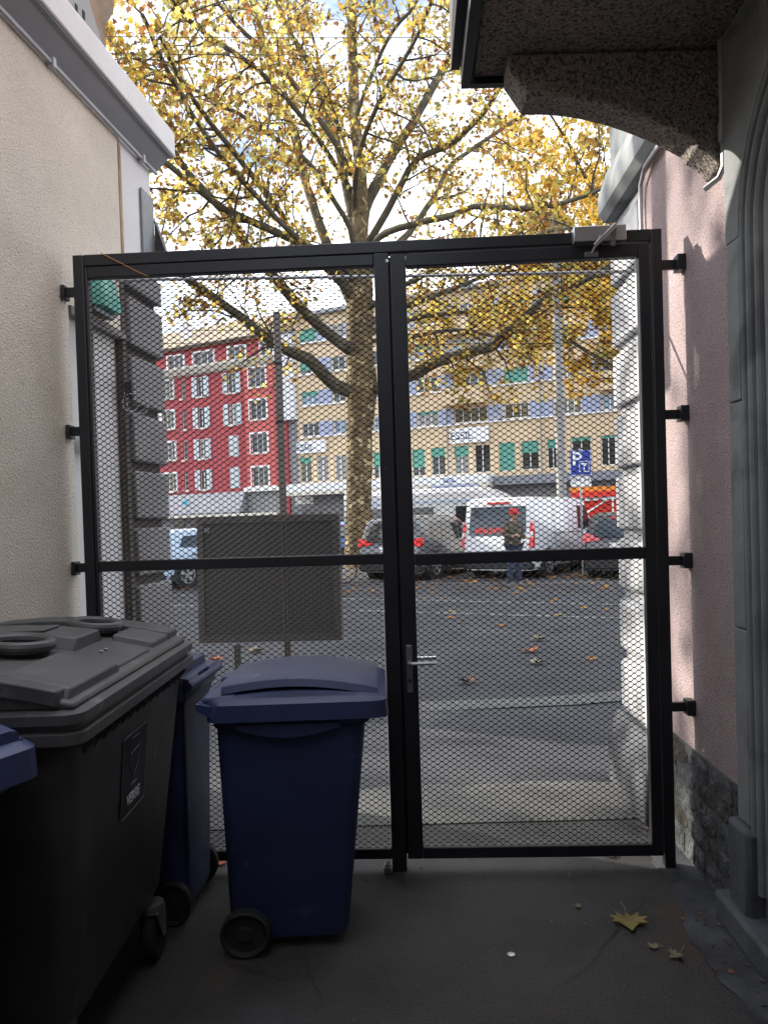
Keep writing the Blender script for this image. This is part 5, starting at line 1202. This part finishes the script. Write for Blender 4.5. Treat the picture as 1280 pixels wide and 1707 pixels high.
for s in ('L', 'R'):
    x, y, z_ = N_['an' + s]; b = MB()
    b.loft([rrect(.02, .03, .015, .0, x - .06, y)] if 0 else [[(x - .07, y - .035, 0), (x - .07, y + .035, 0), (x - .06, y + .03, .10), (x - .06, y - .03, .10)], [(x + .04, y - .045, 0), (x + .04, y + .045, 0), (x + .04, y + .035, .10), (x + .04, y - .035, .10)], [(x + .13, y - .048, 0), (x + .13, y + .048, 0), (x + .13, y + .035, .055), (x + .13, y - .035, .055)], [(x + .20, y - .025, 0), (x + .20, y + .025, 0), (x + .195, y + .02, .03), (x + .195, y - .02, .03)]])
    b.build('shoe', Mt['shoe'], ps, True, bevel=.012)
b = MB(); b.disc((.02, 0, 1.585), (0, 0, 1), 0, 0, 18, [(.10, .0), (.106, .03), (.102, .08), (.08, .115), (.045, .132), (.005, .136)])
b.loft([[(.09, -.07, 1.60), (.09, .07, 1.60), (.09, .07, 1.612), (.09, -.07, 1.612)], [(.20, -.05, 1.585), (.20, .05, 1.585), (.20, .05, 1.593), (.20, -.05, 1.593)]]); b.build('cap', Mt['cap'], ps, True, angle=60)
b = MB(); b.loft([[(.02 + r * math.cos(a) - .012, r * math.sin(a), z_) for a in np.linspace(R(95), R(265), 9)] + [(.02, 0, z_)] for r, z_ in ((.075, 1.50), (.098, 1.545), (.100, 1.59))]); b.build('hair', Mt['hair'], ps, True, angle=70)
# face: eyes, nose, ears
b = MB()
for s in (-1, 1): b.disc((.118, s*.034, 1.565), (1, 0, 0), .011, .008, 8)
b.build('eyes', Mt['hair'], ps, True)
b = MB(); b.loft([[(.112, -.012, 1.565), (.112, .012, 1.565), (.12, 0, 1.57)], [(.112, -.018, 1.525), (.112, .018, 1.525), (.142, 0, 1.528)]]); b.box(.10, .118, -.025, .025, 1.495, 1.503); b.build('nose', Mt['skin'], ps, True)
b = MB()
for s in (-1, 1): b.disc((.02, s*.092, 1.55), (0, 1, 0), .028, .02, 10)
b.build('ears', Mt['skin'], ps, True)

# ------------------------------------------------------------------ fallen leaves, bottle cap
MAPLE = [(0, -.5), (.10, -.30), (.34, -.42), (.30, -.22), (.55, -.10), (.40, .0), (.52, .24), (.28, .14), (.16, .26), (.0, .60), (-.16, .26), (-.28, .14), (-.52, .24), (-.40, .0), (-.55, -.10), (-.30, -.22), (-.34, -.42), (-.10, -.30)]
def fallen(label, p, size, rz, m, curl=.25, stalk=True, grp=None, lift=.0):
    t = thing('fallen_leaf', label, 'leaf', tuple(p), rz, grp)
    n = len(MAPLE); top = []; bot = []
    for (x, y) in MAPLE:
        z_ = curl * (abs(x) ** 1.5 + .5 * y * y) * size * 1.1 + .006 + lift
        top.append((x * size, y * size, z_)); bot.append((x * size, y * size, z_ - .0015))
    c = (0, 0, .006 + lift); c2 = (0, 0, .0045 + lift)
    b = MB(); V = [c] + top + [c2] + bot; F = [(0, 1 + i, 1 + (i + 1) % n) for i in range(n)] + [(n + 1, n + 2 + (i + 1) % n, n + 2 + i) for i in range(n)] + [(1 + i, n + 2 + i, n + 2 + (i + 1) % n, 1 + (i + 1) % n) for i in range(n)]
    b.add(V, F); b.build('blade', m, t, True, angle=60)
    if stalk: b = MB(); b.tube([(0, -.45*size, .008), (.02*size, -.7*size, .02), (.1*size, -.95*size, .025)], .0018, 5); b.build('stalk', m, t, True)
    return t
fallen('big yellow green fallen leaf on the courtyard floor inside the gate', gnd(1048, 1540), .128, R(172), Mt['yleaf'], .35)
fl = mat('pale_dry_leaf', (.20, .17, .11), .8, var=.3, vscale=30); rl = mat('rust_dry_leaf', (.36, .10, .035), .8, var=.3, vscale=20); bl_ = mat('brown_dry_leaf', (.16, .085, .06), .85, var=.3, vscale=20)
fallen('small pale dry leaf just below the big yellow leaf', gnd(1088, 1580), .042, R(30), fl, .3)
fallen('small curled brown leaf nearest the cement strip by the right wall', gnd(1125, 1597), .055, R(120), fl, .7)
fallen('tiny leaf scrap on the dark floor left of the yellow leaf', gnd(963, 1513), .03, R(75), fl, .4, False)
fallen('tiny dry leaf lying just under the bottom rail of the right gate leaf', gnd(1017, 1428), .045, R(15), fl, .4, False)
fallen('curled brown leaf on the road nearest the gate handle', gnd(778, 1138), .17, R(40), bl_, .9)
fallen('rust red leaf on the road, middle of three right of the handle', gnd(885, 1086), .20, R(200), rl, .5)
fallen('pale brown leaf on the road, farthest of three right of the handle', gnd(898, 1067), .20, R(100), fl, .6)
fallen('pale brown leaf on the road, nearest of three right of the handle', gnd(896, 1106), .18, R(300), fl, .6)
fallen('pale brown leaf on the road below the notice board', gnd(428, 1087), .22, R(300), fl, .6)
fallen('red leaf on the road close to the board leg and bins', gnd(358, 1101), .18, R(80), rl, .5)
fallen('rusty leaf under the gate behind the blue bin wheel', gnd(368, 1441), .06, R(20), rl, .6)
cp_ = gnd(852, 1593); b = MB(); b.disc((cp_.x, cp_.y, .004), (0, 0, 1), .013, .006, 18, [(.015, -.003), (.014, .002), (.012, .003)]); tag(b.build('bottle_cap', Mt['alu']), 'small pale bottle cap lying on the dark courtyard floor', 'bottle cap')
rr = np.random.RandomState(17)
n = 1900; P = []
for _ in range(n):
    u = rr.uniform(-16, 12); w_ = 22.2 - abs(rr.normal()) * 4.6
    p = SF(u, max(w_, 6), 0); P.append((p.x, p.y, .01))
P = np.array(P)
lo = add_leaves('leaf_litter', P, rr, (.10, .20), Mt['dryleaf'], None); lo['label'] = 'scattered dry leaves on the road before the parked cars'
# flatten the litter on the road
co = np.empty(len(lo.data.vertices) * 3, np.float32); lo.data.vertices.foreach_get('co', co); co = co.reshape(-1, 3); co[:, 2] = (co[:, 2] - .01) * .22 + .018; lo.data.vertices.foreach_set('co', co.ravel())
n = 420; rr = np.random.RandomState(3)
P = np.stack([rr.uniform(-1.2, 1.25, n), rr.uniform(1.6, 6.2, n), np.full(n, .006)], 1)
gr = add_leaves('grit', P, rr, (.004, .014), Mt['kerb'], None); gr['label'] = 'small bits of grit on the courtyard floor'
co = np.empty(len(gr.data.vertices) * 3, np.float32); gr.data.vertices.foreach_get('co', co); co = co.reshape(-1, 3); co[:, 2] = (co[:, 2] - .006) * .3 + .008; gr.data.vertices.foreach_set('co', co.ravel())
for (px, py, sd_) in ((985, 612, 1), (1012, 598, 2)):
    u_, z_ = fac(px, py); c = FQ(u_, 1.35, z_); bush('balcony_plant', c, .7, .7, 140, 'grass', ('green plant nearest the drainpipe on the yellow house balcony' if sd_ == 1 else 'green plant beside the grey pillar on the yellow house balcony'), 'plant', sd_, 'balcony plants')

# overhead wires across the street
for (ya, yb_, Yd, lab) in ((30, 34, 15.0, 'thin overhead wire crossing the sky near the top of the picture'), (58, 66, 15.5, 'thin overhead wire just under the topmost wire'), (522, 527, 17.0, 'thin overhead wire low over the red house roof'), (544, 552, 17.5, 'thin overhead wire lowest of all, touching the red roof line')):
    a, c = at(-700, ya, Yd + 3), at(1900, yb_, Yd - 3); b = MB()
    b.tube([a.lerp(c, t) - Vector((0, 0, .35 * 4 * t * (1 - t))) for t in np.linspace(0, 1, 14)], .007, 5)
    tag(b.build('overhead_wire', Mt['cladding']), lab, 'wire', 'overhead wires')

# cracks in the courtyard floor and leaf crumbs gathered along the walls
rnd = random.Random(9)
for (a, c, n, w_) in ((gnd(505, 1585), gnd(560, 1690), 14, .0025), (gnd(620, 1455), gnd(735, 1475), 12, .0025), (gnd(1115, 1452), gnd(900, 1700), 26, .0022), (gnd(330, 1600), gnd(520, 1640), 16, .0025)):
    L_, R_ = [], []
    d = (c - a).normalized(); p_ = Vector((-d.y, d.x, 0)); o_ = 0
    for k in range(n + 1):
        o_ += rnd.uniform(-.014, .014); q_ = a.lerp(c, k / n) + p_ * o_; w2 = w_ * rnd.uniform(.3, 1) * math.sin(math.pi * (k + .3) / (n + .6))
        L_.append((q_.x + p_.x * w2, q_.y + p_.y * w2)); R_.append((q_.x - p_.x * w2, q_.y - p_.y * w2))
    sheet('floor_crack', L_ + R_[::-1], 0.0065, Mt['rubber'])
rr = np.random.RandomState(8); n = 130; t_ = rr.uniform(0, 1, n); y_ = 1.5 + 2.3 * t_
x_ = np.where(rr.rand(n) < .6, 1.184 + .039 * y_ - .09 - np.abs(rr.normal(size=n)) * .06, rr.uniform(-.7, 1.0, n)); y_ = np.where(x_ < .95, rr.uniform(3.25, 3.9, n), y_)
cr = add_leaves('leaf_crumbs', np.stack([x_, y_, np.full(n, .008)], 1), rr, (.008, .03), bl_, None); cr['label'] = 'leaf crumbs gathered along the wall and gate'
co = np.empty(len(cr.data.vertices) * 3, np.float32); cr.data.vertices.foreach_get('co', co); co = co.reshape(-1, 3); co[:, 2] = (co[:, 2] - .008) * .3 + .011; cr.data.vertices.foreach_set('co', co.ravel())
